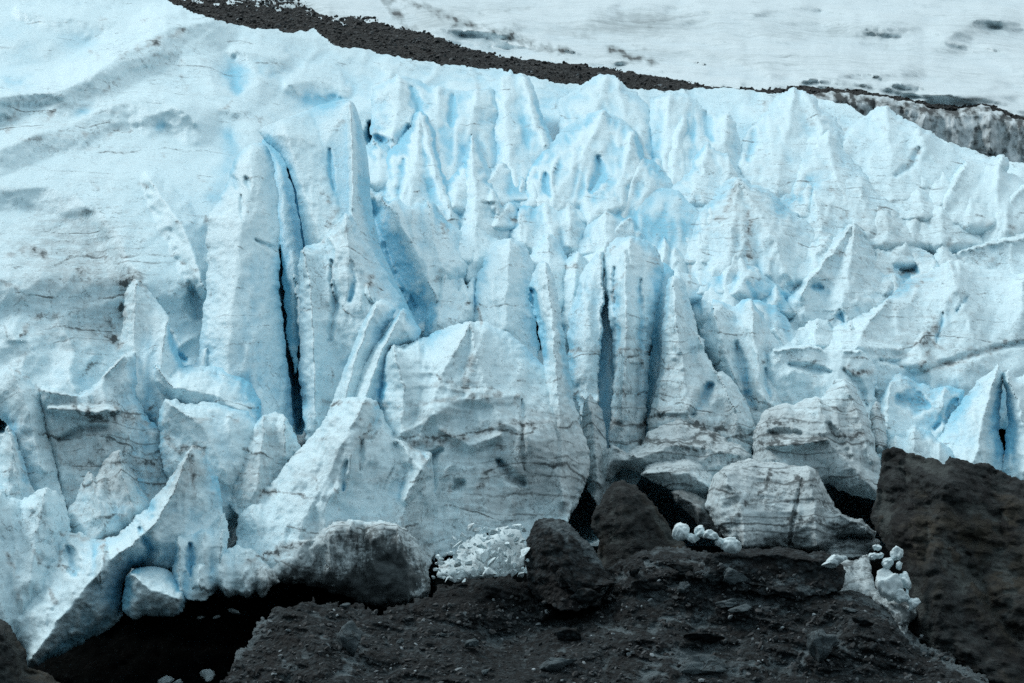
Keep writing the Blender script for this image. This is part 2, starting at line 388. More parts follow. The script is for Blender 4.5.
# ================================================================== SURFACE MARKS (traced on the ice; value, half-width px, points)
def D_(v, w, s): DIRT.append((v * .72, w * 1.15, P(s)))
def FR(v, w, s): FRESH.append((v, w, P(s)))
for a in [  # horizontal sediment layers and cracks of the front
 (.55,1.6,"318,402 345,403 372,405 400,406 425,403 450,400 475,397 500,394"),(.75,2.2,"440,430 455,442 470,437 490,430 512,423 535,424"),
 (.5,2,"515,395 520,420 523,450 524,468"),(.35,1.5,"530,425 560,418 585,425"),(.45,1.5,"256,244 270,248 283,253 301,254"),
 (.5,1.6,"322,240 335,235 345,232 352,226"),(.4,1.3,"300,310 330,307"),(.3,1.2,"205,327 250,325 280,328"),(.5,1.3,"328,352 331,370 332,388"),
 (.6,2.2,"366,288 372,285 380,290"),(.8,1.8,"372,275 370,283"),(.7,2,"330,202 334,212 328,225"),(.5,1.5,"333,127 345,122"),
 (.5,1.2,"566,350 600,352 640,350 660,352"),(.8,2.3,"655,412 680,418 700,428 715,437"),(.8,2.5,"690,425 720,430 745,436 760,432"),
 (.9,2,"640,440 670,443 700,452 715,440"),(.7,2.2,"608,362 622,352 640,360"),(.7,2.5,"612,420 640,428 655,415"),
 (.95,1.8,"798,478 803,485 796,500 792,520 790,545"),(.7,1.8,"770,443 800,443 825,442"),(.55,1.2,"830,433 850,438 868,432"),
 (.8,2,"770,470 765,490 740,510 725,530"),(.5,2,"780,500 820,502 835,510"),(.5,1.6,"775,520 820,520 850,526"),
 (.8,2,"768,418 780,424 800,420"),(.9,2,"770,425 775,440 760,445"),(.6,2,"805,440 830,436 860,434"),
 (.9,2.2,"848,367 855,374 870,371"),(.6,1.5,"900,366 925,369 950,364 975,356"),(.75,1.8,"990,352 1000,347 1030,338"),(.5,1.3,"960,348 990,350 1010,340"),
 (.55,1.3,"905,345 930,341 945,350"),(.9,2.6,"925,345 930,335 938,322"),(.9,2,"930,350 927,362"),
 (.6,1.6,"737,182 730,205 722,215 712,222"),(.95,1.5,"749,212 749,228 747,242"),(.6,1.3,"748,245 750,262"),(.5,2,"690,262 692,280"),(.5,1.5,"598,258 606,262"),
 (.7,1.2,"616,245 603,258 598,265"),(.6,1.2,"626,272 612,288"),(.6,1.1,"614,280 612,300"),(.6,2,"650,258 658,260"),
 (.8,2,"575,265 568,268"),(.7,2,"514,226 520,217"),(.6,1.5,"568,200 564,203"),(.7,1.6,"440,225 445,232 450,228"),(.7,2,"468,303 462,310"),
 (.8,1.4,"479,307 481,325"),(.6,2,"435,280 440,272"),(.8,1.2,"523,430 523,440"),
 (.6,2,"95,187 106,188"),(.55,2,"112,187 145,185"),(.55,2,"198,180 208,186"),(.5,1.6,"176,221 192,223"),(.4,1.5,"205,212 207,240"),
 (.5,1.4,"180,262 195,270"),(.6,1.6,"182,288 190,294"),(.5,1.2,"206,262 195,275 188,285"),(.4,1.5,"230,226 236,232"),(.6,2,"246,200 250,215"),
 (1.1,3.4,"122,283 130,276 138,277"),(1.0,1.6,"127,280 122,298 117,312"),(.9,1.2,"138,277 144,286 149,298"),(.9,3.,"122,308 124,318"),
 (1.2,2.6,"108,322 112,338 118,345"),(.9,2.6,"35,250 40,254 46,252"),(.8,2.2,"78,271 84,273"),(.5,1.5,"86,253 94,256"),(.5,1.2,"65,280 90,280"),
 (.6,1.6,"55,315 40,316 30,320 22,335"),(.6,1.2,"62,328 90,332 120,340"),(.5,1.5,"10,255 30,245"),(.5,1.5,"0,280 20,290"),
 (.6,1.6,"10,367 20,360 30,350"),(.6,2.,"15,370 30,382 38,390"),(1,3.,"70,405 82,414 100,418 118,415"),(.7,2.2,"88,412 130,416 145,423"),
 (.8,1.8,"110,432 104,445 95,455"),(.7,2.2,"60,460 80,465 115,462 140,463 155,463"),(.6,2,"180,420 215,418 240,420"),(.6,3,"162,425 168,440 178,450"),
 (.8,2.4,"183,447 205,450"),(.5,1.5,"190,460 195,485 193,500"),(.7,1.6,"60,535 80,537 100,540 120,532"),(.8,2,"58,548 62,570"),
 (.9,1.5,"105,545 103,575"),(.8,1.6,"118,548 121,560"),(.9,2.2,"36,550 41,560"),(.8,1.6,"5,550 12,565 18,575"),(.8,2,"50,590 54,603"),(.6,1.6,"18,590 16,600"),
 (.8,1.7,"256,500 265,494 275,493"),(.7,2,"265,555 290,545 310,540"),(.7,1.8,"285,567 287,582"),(.8,2,"255,558 280,552 300,548"),
 (.7,1.5,"360,415 355,425"),(.8,1.3,"372,420 368,432"),(.7,2,"360,440 375,435"),(.9,2.6,"412,444 430,442 442,440"),(.7,1.5,"420,455 422,462"),
 (.8,2.4,"494,443 502,448"),(.6,3.,"455,480 450,490"),(.7,1.2,"335,490 339,510"),(.6,1.2,"312,475 318,488"),
 (.8,2,"478,490 490,470"),(.5,4,"470,360 468,380"),(.4,5,"445,380 500,400"),
 # middle, right and upper seracs: specks and stains
 (.5,1.5,"830,188 838,197"),(.5,1.5,"842,218 848,214"),(.5,1.5,"826,222 824,223"),(.5,1.5,"948,245 952,243"),(.5,1.2,"842,247 841,254"),
 (.8,2.2,"912,160 918,150"),(.6,1.8,"905,170 914,160"),(.5,1.8,"882,129 884,130"),(.4,4,"810,112 812,120"),(.5,4,"762,102 762,108"),
 (.7,1.3,"842,133 848,128"),(.5,1.3,"956,258 975,262 995,258"),(.5,2.,"1000,225 1015,230"),(.5,1.4,"950,300 952,312"),(.4,2,"985,215 990,228"),
 (.55,1.4,"888,270 920,275"),(.7,1.2,"912,286 922,282"),(.5,1.3,"862,322 864,335"),(.6,1.4,"830,335 832,345"),
 (.8,2.0,"152,44 157,40"),(.6,2,"92,52 96,55"),(.5,1.6,"98,37 102,30"),(.7,1.2,"106,91 112,84 118,79"),(.9,1.6,"47,120 54,110"),(.5,1,"60,130 90,134 130,131"),
 (.7,1.3,"144,20 149,19"),(.5,2,"100,19 110,21"),(.4,1.3,"182,60 182,80"),(.4,1.3,"186,88 187,92"),(.7,1.2,"226,108 232,102"),(.6,1.1,"220,110 226,110"),
 (.5,1.5,"48,52 46,58"),(.5,1.6,"140,50 165,36 195,28"),(.4,1.6,"120,56 140,46"),(.4,1.6,"145,58 170,52"),(.4,2,"85,90 110,85"),(.5,1.4,"25,142 40,138"),(.5,1.2,"162,154 164,156"),(.5,1.2,"123,153 125,154"),(.5,1.2,"155,138 158,140"),
 (.6,2,"18,103 12,118 4,130"),(.5,2,"475,85 478,88"),(.5,2,"258,118 262,120"),(.5,1.3,"374,128 375,132"),
 ]: D_(*a)
for a in [ # broad stains: cx cy rx ry value
 (70,260,85,65,.36),(90,330,60,35,.26),(100,430,60,40,.30),(190,470,40,30,.22),(30,440,40,50,.20),(120,480,60,30,.22),(460,430,110,50,.16),(340,470,80,60,.16),
 (640,400,110,60,.28),(680,450,110,50,.28),(780,430,80,60,.22),(800,500,110,60,.22),(590,470,60,50,.28),(530,480,60,60,.30),(470,510,70,40,.16),
 (350,592,80,30,1.7),(392,566,34,34,1.3),(315,556,44,16,.4),(355,536,50,14,.9),(285,575,40,14,.5),(850,450,30,50,.25),(930,350,90,50,.16),(730,220,30,40,.12),(60,120,90,40,.16),(180,60,90,40,.10),(560,240,90,50,.06),(340,250,50,70,.12),(850,520,40,40,.3),
 (250,480,30,40,.18),(920,400,60,30,.10),(640,330,70,50,.10),(420,260,60,50,.06),(790,540,80,20,.45),(900,240,120,90,.24),(760,200,90,60,.14),(700,330,90,60,.08),
 (520,560,120,30,.2),(120,500,120,60,.10),(480,480,120,50,.08),(740,480,130,60,.14)]: DBLOB.append((a[0],a[1],a[2],a[3],a[4]*.85))
for a in [ # clean blue glacier ice: crevasse walls and melt hollows
 (1.0,9,"270,140 286,170 294,210 303,250"),(1.0,8,"281,260 286,320 296,390 300,430"),(.7,14,"250,270 252,340 262,390"),(.9,9,"228,135 232,152 226,172 214,196"),
 (1.1,18,"372,195 388,240 405,290 425,325"),(.7,12,"400,240 420,270 425,310"),(.9,10,"378,150 392,165 405,140"),(.9,12,"440,130 450,160 447,190 445,215"),(.6,12,"430,150 436,190"),
 (1.0,9,"532,290 534,310 538,335 540,350"),(.9,8,"606,345 604,400 604,430"),(.9,8,"662,272 656,330 652,370 648,395"),(.7,12,"628,290 630,340"),(.6,12,"575,380 580,330 590,290"),(.6,9,"560,330 572,390 585,420"),
 (.9,10,"545,165 530,200 520,220"),(.8,14,"600,190 650,230 680,225"),(.6,22,"640,200 665,235"),(.8,14,"645,145 650,170"),(.7,10,"690,120 692,150"),(.7,14,"760,290 730,270 700,300"),(.7,20,"745,285 770,300"),(.9,10,"780,210 800,192 810,180"),
 (.9,8,"785,325 778,310 786,300"),(.9,6,"842,320 844,312"),(.7,16,"895,270 920,265 900,280"),(.8,8,"890,295 905,285"),(.7,7,"858,310 870,298"),(.9,5,"957,310 965,300"),(.9,5,"938,340 945,315"),(.5,9,"814,290 820,286"),
 (1.0,14,"890,400 900,380 925,410 950,395"),(.9,10,"935,420 950,405 958,390"),(1.0,7,"1001,395 1005,430 1003,450"),(.6,20,"980,420 975,450"),(.6,16,"1015,420 1020,460"),(.8,10,"915,380 945,400 930,425"),
 (.8,8,"708,385 705,400 695,415"),(.8,7,"762,385 770,400"),(.7,10,"750,410 745,390 760,365"),(.9,5,"382,355 380,380 382,395"),(1,4,"380,395 384,385"),(.9,7,"400,495 412,475 425,458"),(.8,6,"500,455 515,475 525,485"),(.8,5,"345,465 343,490"),(.9,5,"377,405 370,420"),
 (.8,13,"150,350 140,380 150,420"),(1,8,"172,335 180,360 186,365"),(.8,20,"150,440 155,470"),(.7,10,"85,385 65,375 75,390"),(1.0,8,"246,380 252,405 258,415"),(.6,25,"225,350 235,400"),(.6,25,"215,440 225,470"),(.9,9,"220,470 222,500"),
 (1,8,"150,535 135,565 125,600"),(.8,16,"110,600 85,630 50,660"),(.9,10,"170,545 185,570 180,590"),(.7,10,"90,555 85,590"),(.6,16,"200,540 215,570"),(.9,7,"155,515 175,508 195,512"),(.7,20,"140,590 170,600"),(1,6,"15,425 22,450 26,478"),(.8,9,"5,415 12,425"),(.9,6,"128,460 140,485 150,505"),(.9,8,"125,507 110,525 100,535"),
 (.9,14,"235,75 240,88 232,92"),(.9,10,"310,98 325,104 335,95"),(.7,12,"265,60 262,80"),(.8,14,"10,90 25,92"),(.7,9,"82,112 88,118"),(.9,5,"158,128 163,120"),(.7,8,"170,100 174,104"),(.6,10,"420,95 422,112"),(.7,6,"453,103 451,120"),(.9,5,"371,125 376,155"),(.5,14,"350,130 345,200"),(.6,8,"330,150 335,190"),(.6,20,"20,45 10,40"),(.5,20,"70,38 80,35"),
 (.8,6,"345,222 350,250 345,290"),(.6,9,"357,270 352,300 362,310"),(.8,5,"474,290 474,305"),(.8,7,"482,262 478,280"),(.8,5,"430,320 432,330"),(.8,6,"515,170 514,200"),(.8,5,"596,190 592,205"),(.6,10,"565,250 570,240"),(.7,10,"375,320 365,340 350,370"),(.7,10,"400,315 385,340"),(.6,12,"535,130 540,110"),
 ]: FR(*a)
for a in [(640,180,260,110,.46),(460,130,160,90,.46),(960,430,60,50,.35),(750,290,60,40,.25),(240,330,50,120,.20),(150,400,50,70,.2),(110,600,70,60,.35),(100,100,150,90,-.22),(60,30,90,30,-.10),(560,330,100,70,.12),(300,150,60,60,.12),(420,500,70,60,-.35),(760,460,200,60,-.25),(80,280,80,60,-.1),(930,330,100,60,-.12)]: FBLOB.append(a)
# ================================================================== SERACS (name, label, category, outline, options)
S = []
def serac(label, outline, spines=None, name='serac', cat='serac', **kw): S.append((name, label, cat, outline, spines, kw))
# ---- back rows
serac('rounded pale ice dome highest on the crest, against the dark debris band', "560,98 575,90 588,79 597,73 607,72 618,77 628,86 640,95 650,110 655,140 660,200 600,220 565,200 560,130", ["607,72 600,100 590,130","618,80 625,120"], bulge=4.5, aniso=.55, k=.72, sink=5, step=1.8)
serac('twin thin fins of pale ice standing left of the highest dome', "488,84 500,78 511,70 516,76 524,73 530,80 538,100 548,130 556,150 550,200 520,240 495,220 492,150 490,110", ["503,78 508,130 515,190","524,74 531,110 545,145"], bulge=4.5, aniso=.55, k=.72, sink=5, step=1.7)
serac('broad fractured ice ridge below the middle of the dark debris band', "372,90 385,80 398,72 415,80 430,85 450,88 468,92 490,86 500,110 498,160 480,230 440,240 400,220 376,180 370,130", ["398,74 400,110 390,150","440,88 436,130 445,180","478,90 470,130"], bulge=5, aniso=.55, k=.72, sink=5, step=1.8, strokes=[(-6,9,P("410,88 420,110 418,140")),(-5,7,P("452,96 452,125")),(-9,14,P("380,140 400,160 408,130"))])
serac('blunt ice ridge with a flat top right of the highest dome', "650,98 665,93 685,92 697,98 702,109 730,111 736,125 742,150 745,200 700,230 665,220 655,180 648,140", ["670,94 668,130 665,170","730,112 722,150"], bulge=4, aniso=.55, k=.72, sink=5, step=1.8, strokes=[(-6,9,P("705,112 712,140"))])
serac('pale rounded ice hill whose top just crosses the thin dark line', "735,165 742,140 755,125 768,105 782,92 795,86 806,90 815,97 822,108 835,118 848,140 850,190 820,240 770,240 735,220", ["795,87 790,120 780,160 775,200","806,92 825,130"], bulge=5, aniso=.55, k=.72, sink=5, step=1.7, strokes=[(-4,8,P("755,130 748,160"))])
serac('large smooth ice dome with grey smudges below the streaked ice cliff', "838,160 838,140 850,128 862,117 875,109 885,106 893,109 905,118 915,125 930,130 945,142 960,152 968,164 975,200 960,240 900,250 850,230", ["885,107 890,150 905,200","915,126 935,160"], bulge=5, aniso=.55, k=.72, sink=5, step=1.8, cups=.7, flute=.5, strokes=[(-5,6,P("920,148 912,165 895,175"))])
serac('sharp little ice ridge leaning against the left of the large smooth dome', "764,190 775,165 790,152 800,140 815,133 828,128 838,133 845,150 860,168 880,190 900,215 890,250 800,260 765,240", ["828,129 830,160 850,210"], bulge=4.5, aniso=.55, k=.72, sink=5, step=1.7, strokes=[(-5,7,P("800,160 790,185"))])
serac('wedge of ice with a bright sloping left edge near the right edge', "920,218 935,200 945,188 958,168 968,158 985,158 1003,155 1010,160 1008,172 1030,184 1060,186 1060,260 1000,270 950,265 920,250", ["970,158 950,195 935,230","1003,156 995,190 1010,230"], bulge=5, aniso=.55, k=.72, sink=5, step=1.8)
serac('swelling ice lobe at the right edge under the cliff', "975,232 988,208 1000,194 1012,187 1030,180 1080,176 1080,280 1010,280 980,265", ["1024,183 1008,205 1000,240"], bulge=4.5, aniso=.55, k=.72, sink=5, step=1.9)
# ---- second row
serac('tall narrow ice pyramid left of the deep blue cleft', "374,172 379,160 388,150 398,142 408,128 415,113 421,110 427,114 434,128 440,150 447,172 457,200 468,225 465,262 420,265 385,240 372,210", ["420,111 418,150 412,200 400,240","421,112 436,170 452,215"], bulge=6, aniso=.55, k=.72, sink=5, step=1.5, strokes=[(-4,6,P("404,160 398,200"))])
serac('steep ice spire on the right side of the deep blue cleft', "449,222 452,205 457,185 463,165 467,148 472,133 477,143 484,158 494,178 506,200 515,215 520,240 510,270 470,280 450,255", ["472,134 474,180 478,240"], bulge=6, aniso=.55, k=.72, sink=5, step=1.5, strokes=[(-4,5,P("462,200 460,235")),(2,6,P("492,190 498,215"))])
serac('lumpy rounded ice mass in the centre with a notched left rim', "514,190 520,178 526,172 533,158 540,150 556,137 565,128 578,122 590,113 605,110 620,117 633,128 642,145 648,165 660,185 660,240 600,260 530,240 514,215", ["605,111 585,150 560,190","633,130 625,170 605,210"], bulge=6, aniso=.55, k=.72, sink=5, step=1.6, na=1.3, strokes=[(-6,10,P("598,158 600,175 590,190")),(-5,8,P("545,175 550,195"))])
serac('pointed ice fin standing just right of the lumpy central ice mass', "656,172 658,150 664,135 674,122 684,112 691,122 694,140 697,160 702,185 700,220 660,225", ["684,113 676,150 672,190"], bulge=4, aniso=.55, k=.72, sink=5, step=1.6)
serac('small ragged ice crest right of the pointed fin', "686,210 690,190 690,168 698,150 706,140 718,148 730,156 738,165 745,180 752,210 740,240 700,245", ["706,141 705,175 700,210","730,157 725,195"], bulge=4, aniso=.55, k=.72, sink=5, step=1.6)
serac('ice fin with bright serrated left slope above the central blue hollow', "590,212 598,195 606,183 618,174 630,166 642,158 652,160 662,170 672,182 676,205 668,240 640,256 610,250 592,235", ["642,159 630,190 622,230"], bulge=4.5, aniso=.55, k=.72, sink=5, step=1.5)
serac('dark flecked triangular ice peak right of the central blue hollow', "668,254 674,241 682,231 692,222 701,208 709,197 718,190 727,182 734,178 743,180 756,184 770,190 786,205 800,218 818,232 825,262 800,295 770,320 720,320 690,300 675,280", ["738,179 735,220 728,270","738,179 770,230 790,280"], bulge=6.5, aniso=.55, k=.72, sink=5, step=1.5, na=.9, flute=.7)
serac('high ice ridge with a narrow blue slot on its left flank', "770,235 776,215 790,206 800,196 806,206 812,190 818,178 835,172 855,180 870,190 885,200 900,212 905,250 870,280 800,270", ["812,185 820,220 830,260","860,182 870,230"], bulge=4.5, aniso=.55, k=.72, sink=5, step=1.7)
serac('sharp ice peak with serrated bright edge left of the round blue hollow', "768,325 778,303 788,294 797,285 804,276 812,264 820,256 828,243 836,236 843,233 849,226 855,222 861,227 866,238 872,249 882,262 900,290 905,320 880,345 800,350", ["855,223 852,260 845,310","855,223 830,255 800,295"], bulge=6, aniso=.55, k=.72, sink=5, step=1.5, strokes=[(-5,9,P("786,312 782,325")),(-4,5,P("812,287 822,288")),(-6,6,P("840,312 844,322"))])
serac('curled ice rim holding the round blue hollow at the right', "868,262 876,252 890,249 900,243 915,245 930,252 940,262 945,280 930,310 890,320 865,300", ["880,251 872,280","938,260 925,285"], bulge=4, aniso=.55, k=.72, sink=5, step=1.6, strokes=[(-7,17,P("900,268 912,270"),.8)], flute=.3)
serac('long smooth-topped ice lobe at the right edge above the grey shoulder', "948,262 953,255 964,249 976,243 990,240 1000,237 1024,233 1080,229 1080,300 1000,300 955,285", ["953,256 990,242 1080,233"], bulge=4, aniso=.55, k=.72, sink=5, step=1.7, flute=.6)
serac('broad grey ice shoulder with a thin curved blue crack at the right', "795,352 812,340 830,330 850,315 868,312 880,303 890,297 900,287 910,281 922,275 936,266 948,260 962,262 985,268 1010,272 1080,276 1080,430 1010,430 900,430 850,400 810,380", ["890,298 870,320 850,360","948,261 960,300 975,340","1024,275 1020,330"], bulge=6, aniso=.55, k=.72, sink=5, step=1.7, na=.8, flute=.5, strokes=[(-4,4,P("956,312 962,303 969,296"),1.5),(-4,3.5,P("936,342 940,328 944,312"),1.3),(-1,5,P("880,360 930,368 990,350 1040,340")),(1.,9,P("800,352 850,345 900,350"))])
serac('leaning ice blade with a small blue slot in its flank below the flecked peak', "688,262 700,258 713,262 727,252 740,246 755,258 770,272 785,292 790,320 770,345 740,340 700,330 688,300", ["740,247 728,275 722,310"], bulge=4, aniso=.55, k=.72, sink=5, step=1.5, strokes=[(-5,4,P("718,250 712,258 708,262"),1.3)])
serac('pair of tiny ice teeth below the central blue hollow', "644,262 652,248 658,243 664,235 669,242 676,246 683,250 688,258 692,275 690,310 660,310", ["664,236 665,260","676,247 672,275"], bulge=3, aniso=.55, k=.72, sink=5, step=1.3)
serac('bright rounded ice hump directly above the broad fluted column', "570,262 578,245 586,226 595,214 602,208 611,209 621,212 630,220 638,232 645,240 640,290 580,300 568,290", ["606,209 606,240 600,275"], bulge=4.5, aniso=.55, k=.72, sink=5, step=1.5)
serac('serrated ice ridge running left from the bright hump', "508,232 515,218 519,207 528,204 536,207 545,200 556,202 568,204 578,212 586,224 590,250 560,275 520,265", ["519,208 520,240","545,201 550,240","570,206 570,245"], bulge=3.5, aniso=.55, k=.72, sink=5, step=1.5, na=1.2)
serac('slim ice tooth beside the notched rim of the lumpy mass', "513,215 515,195 518,180 521,175 525,180 530,192 537,202 541,225 520,240", ["521,176 522,215"], bulge=2.5, aniso=.55, k=.72, sink=5, step=1.3)
serac('cluster of small snowy knobs along the brink of the long blue crevasse', "360,192 363,182 368,186 374,190 382,193 390,200 396,197 403,203 411,207 418,202 423,205 428,198 434,200 438,210 443,217 450,224 460,232 470,245 474,268 462,285 450,300 440,320 430,345 418,330 408,312 396,290 384,266 374,244 366,215", ["382,194 400,225 425,262 435,300","428,200 432,235 445,270","411,207 415,240"], bulge=5.5, aniso=.55, k=.72, sink=5, step=1.4, na=.9, strokes=[(-6,22,P("374,215 392,262 415,305"),.8)])
serac('rounded ice knob between the snowy knobs and the tall smooth dome', "458,245 462,232 470,224 477,223 486,229 494,237 502,245 506,265 500,300 470,310 462,280", ["474,224 478,260"], bulge=3.5, aniso=.55, k=.72, sink=5, step=1.4)
serac('thin jagged ice spike at the lower end of the long blue crevasse', "422,332 427,312 430,295 434,280 439,267 446,257 451,262 455,274 460,266 464,278 468,288 474,278 478,286 479,305 476,325 470,345 430,355", ["446,258 444,290 438,325","467,288 460,320"], bulge=3.5, aniso=.55, k=.72, sink=5, step=1.3, strokes=[(-3,5,P("458,272 459,290"))])
serac('small pointed ice peak left of the broad fluted column', "526,258 533,250 540,240 546,233 552,233 558,240 564,250 569,260 576,290 570,340 545,340 528,300", ["549,234 550,262 555,300"], bulge=3.5, aniso=.55, k=.72, sink=5, step=1.4)
serac('small ice peak with a dark notch touching the left of the fluted column', "560,280 563,266 568,258 575,250 581,252 586,262 590,276 585,320 572,360 560,330", ["577,251 575,290 570,330"], bulge=3, aniso=.55, k=.72, sink=5, step=1.4)
serac('smooth blue back wall of the central hollow, half hidden by the flecked peak', "585,215 600,200 640,185 680,190 700,215 700,260 690,290 650,300 600,280", None, bulge=1., edge=20, step=1.7, off=1.5, k=.8, na=.6, fresh0=.35)
serac('low ice saddle in the blue pit left of the sharp serrated peak', "745,300 760,300 775,305 790,325 800,345 800,365 770,370 748,350", None, bulge=1.5, edge=12, step=1.6, off=1., na=.8, fresh0=.3)
# ---- the front: tall columns
serac('tall smooth rounded ice dome just right of centre', "472,330 474,305 476,288 480,268 486,250 494,242 503,239 512,238 522,243 529,252 533,268 532,300 540,345 535,380 490,380 470,360", ["510,239 508,280 505,330"], bulge=5, rough=.85, step=1.5, off=1, flute=.5, na=.8)
serac('slender smooth ice spire with a dark blue pocket on its left', "529,295 532,275 537,267 543,263 549,265 553,274 556,288 560,310 564,335 568,360 572,388 577,412 584,432 589,450 583,475 574,500 567,525 560,545 535,560 524,530 522,500 524,470 522,440 521,410 526,392 536,380 543,365 541,345 538,325 532,312", ["546,264 552,310 556,360 560,430 562,500"], bulge=5, rough=.85, step=1.3, off=10, anchor=.7, flute=.5, na=.8, strokes=[(-4,9,P("532,292 536,318"),.8),(-3,6,P("522,462 526,480"))])
serac('shaded blue crevasse wall left of the broad fluted column', "596,300 612,290 618,340 618,420 612,450 598,450 592,400", None, bulge=.6, edge=8, step=1.3, off=-1.5, k=.5, na=.4, fresh0=1.3, dirt0=-.5)
serac('shaded blue crevasse wall right of the broad fluted column', "646,440 646,390 652,330 656,280 664,262 674,270 672,330 666,400 656,440", None, bulge=.6, edge=8, step=1.3, off=-1.5, k=.5, na=.4, fresh0=1.3, dirt0=-.5)
serac('left blue blade of the fluted column, dark crack on its right', "567,380 567,345 569,318 573,300 579,282 584,268 590,258 598,250 604,252 606,262 604,300 602,335 600,365 599,395 598,415 596,440 588,445 583,425 575,400", ["600,251 603,290 600,340 598,400"], bulge=4.5, rough=.85, step=1.4, off=2.5, flute=.5, na=.8, strokes=[(2,5,P("582,395 590,405 600,425 604,440"))])
serac('broad round-topped fluted ice column right of centre', "603,262 606,250 612,242 620,238 628,236 638,237 648,242 655,247 660,255 663,265 662,285 657,310 653,330 650,350 649,375 646,400 645,425 644,450 640,480 625,500 611,490 608,465 609,430 611,400 613,370 611,335 607,300", ["630,237 628,290 626,350 620,440"], bulge=5.5, rough=.85, step=1.4, off=3.0, flute=1.0, strokes=[(-3,6,P("614,270 616,330 612,400")),(-2.5,5,P("640,280 642,350 636,420")),(1.5,5,P("625,250 626,330 622,420")),(-4,4,P("622,430 618,480"),1.2)])
serac('thin dirty ice splinter at the foot of the narrow black crack', "580,440 583,410 585,398 590,393 597,400 602,415 606,432 608,450 612,470 615,490 600,510 588,490 583,465", ["588,394 594,430 598,480"], bulge=3, rough=.85, step=1.3, off=4.5, dirt0=.15)
serac('conical ice spire directly right of the broad fluted column', "648,440 648,420 654,398 659,372 661,340 663,308 666,287 669,277 674,274 681,276 688,293 693,312 697,333 705,341 704,350 712,364 722,378 735,395 745,418 756,432 752,470 690,490 650,470", ["673,275 676,320 684,370 690,420","697,334 715,370 735,410"], bulge=6, rough=.85, step=1.4, off=4, strokes=[(-5,10,P("710,385 702,402 692,414"),.9)], anchor=.75)
serac('small leaning ice wedge with a blue hollow on its left side', "692,420 702,408 709,398 712,386 716,374 722,371 729,376 738,388 746,402 754,420 760,440 740,460 705,450", ["718,374 726,395 740,425"], bulge=3.5, rough=.85, step=1.3, off=6.5, dirt0=.05)
serac('hummocky grey ice between the conical spire and the hanging tongue', "700,330 706,320 714,300 722,302 732,306 745,300 752,298 760,310 768,326 780,345 790,380 800,420 780,470 740,460 735,400 715,370 702,350", ["712,302 722,340 735,380","752,299 755,340 765,400"], bulge=5, rough=.85, step=1.5, off=1.5, na=1.3, dirt0=.05, strokes=[(-5,9,P("735,345 745,380 755,410")),(-5,7,P("765,370 770,400"))])
serac('flat-topped ice ledge with a dark crack above the hanging tongue', "762,372 766,352 774,347 786,344 800,345 815,346 830,350 846,348 860,350 870,358 878,372 874,395 884,430 880,470 850,470 800,420 770,400", ["774,350 815,348 860,352"], bulge=4.5, rough=.85, step=1.4, off=3, strokes=[(-4,6,P("845,370 858,385 866,405"),.9),(-3,6,P("790,365 830,372"))])
serac('thin blue crevasse wall standing behind the great slab', "262,140 268,138 278,150 287,165 294,195 300,225 304,247 304,300 300,340 295,380 288,340 284,300 282,262 279,240 274,200 268,165", None, bulge=1., edge=10, rough=.85, step=1.4, off=-6, na=.5, fresh0=1.2, dirt0=-.2)
serac('great flat-faced ice slab with a bright knife edge on its right', "258,131 270,124 285,118 302,112 320,105 335,101 346,98 353,102 358,112 364,135 368,160 370,185 373,215 380,245 394,278 408,305 420,330 415,370 380,420 330,430 304,400 302,330 303,280 305,246 301,220 296,190 289,170 279,152 266,142", ["350,100 353,150 354,200 360,260 380,320"], bulge=6.5, p=.9, rough=.4, step=1.4, off=2, k=.35, na=.09, flute=.4, strokes=[(3,30,P("285,125 300,180 320,240"),.9),(-2.5,4,P("329,150 334,190")),(2,5,P("350,104 353,180 352,240"))])
serac('layered ice shoulder with a dark-dotted point at the foot of the great slab', "299,290 300,265 301,252 306,246 316,243 324,238 332,228 338,220 345,213 352,215 358,228 366,242 376,258 388,276 398,295 408,313 412,330 405,370 385,420 350,450 320,455 306,440 301,400 299,350", ["346,214 350,255 356,290 366,320 372,360","304,248 312,300 315,370 315,430"], bulge=6, rough=.85, step=1.3, off=5.5, k=.4, strokes=[(-4,7,P("332,262 336,300 330,340")),(-3,5,P("352,262 354,282 350,300"),.9),(2,5,P("368,285 372,300"))])
serac('smooth blue-grey ice column left of the long black crevasse', "200,355 202,325 206,295 208,262 206,240 208,218 216,203 224,190 229,175 232,162 238,152 246,146 256,141 264,142 270,152 275,172 278,195 279,225 279,255 279,290 282,318 285,345 288,370 291,395 294,425 290,446 276,452 260,470 240,490 215,500 190,480 170,455 165,425 180,405 196,388", ["254,143 248,190 240,240 232,300 228,360 222,420"], bulge=5.5, edge=30, p=.5, rough=.85, step=1.4, off=2.5, k=.5, anchor=.7, na=.7, flute=.5, strokes=[(-5,5,P("236,188 234,178"),.8),(-5,5,P("249,187 246,178"),.8),(-3,3,P("241,195 242,220"),1.),(-6,6,P("244,385 250,400 254,415"),1),(-2,4,P("256,240 282,252"))])
serac('smooth swelling ice face left of the blue notch', "113,395 116,375 118,355 121,335 123,312 125,292 132,278 139,281 150,292 160,304 168,316 172,335 178,355 184,366 196,362 204,345 210,330 215,420 200,470 165,450 150,425 132,415 119,408", ["136,280 134,330 136,390","168,318 160,370 165,420"], bulge=4.5, p=.6, rough=.85, step=1.4, off=3, na=.6, flute=.4)
serac('blunt ice block pointing left out of the smooth column', "152,388 151,372 154,364 160,368 168,375 173,373 177,368 186,368 200,366 220,368 245,375 262,400 262,440 215,450 178,412 168,400 158,402", ["154,366 175,388 215,395 240,410"], bulge=4.5, rough=.85, step=1.3, off=5.5, na=.6)
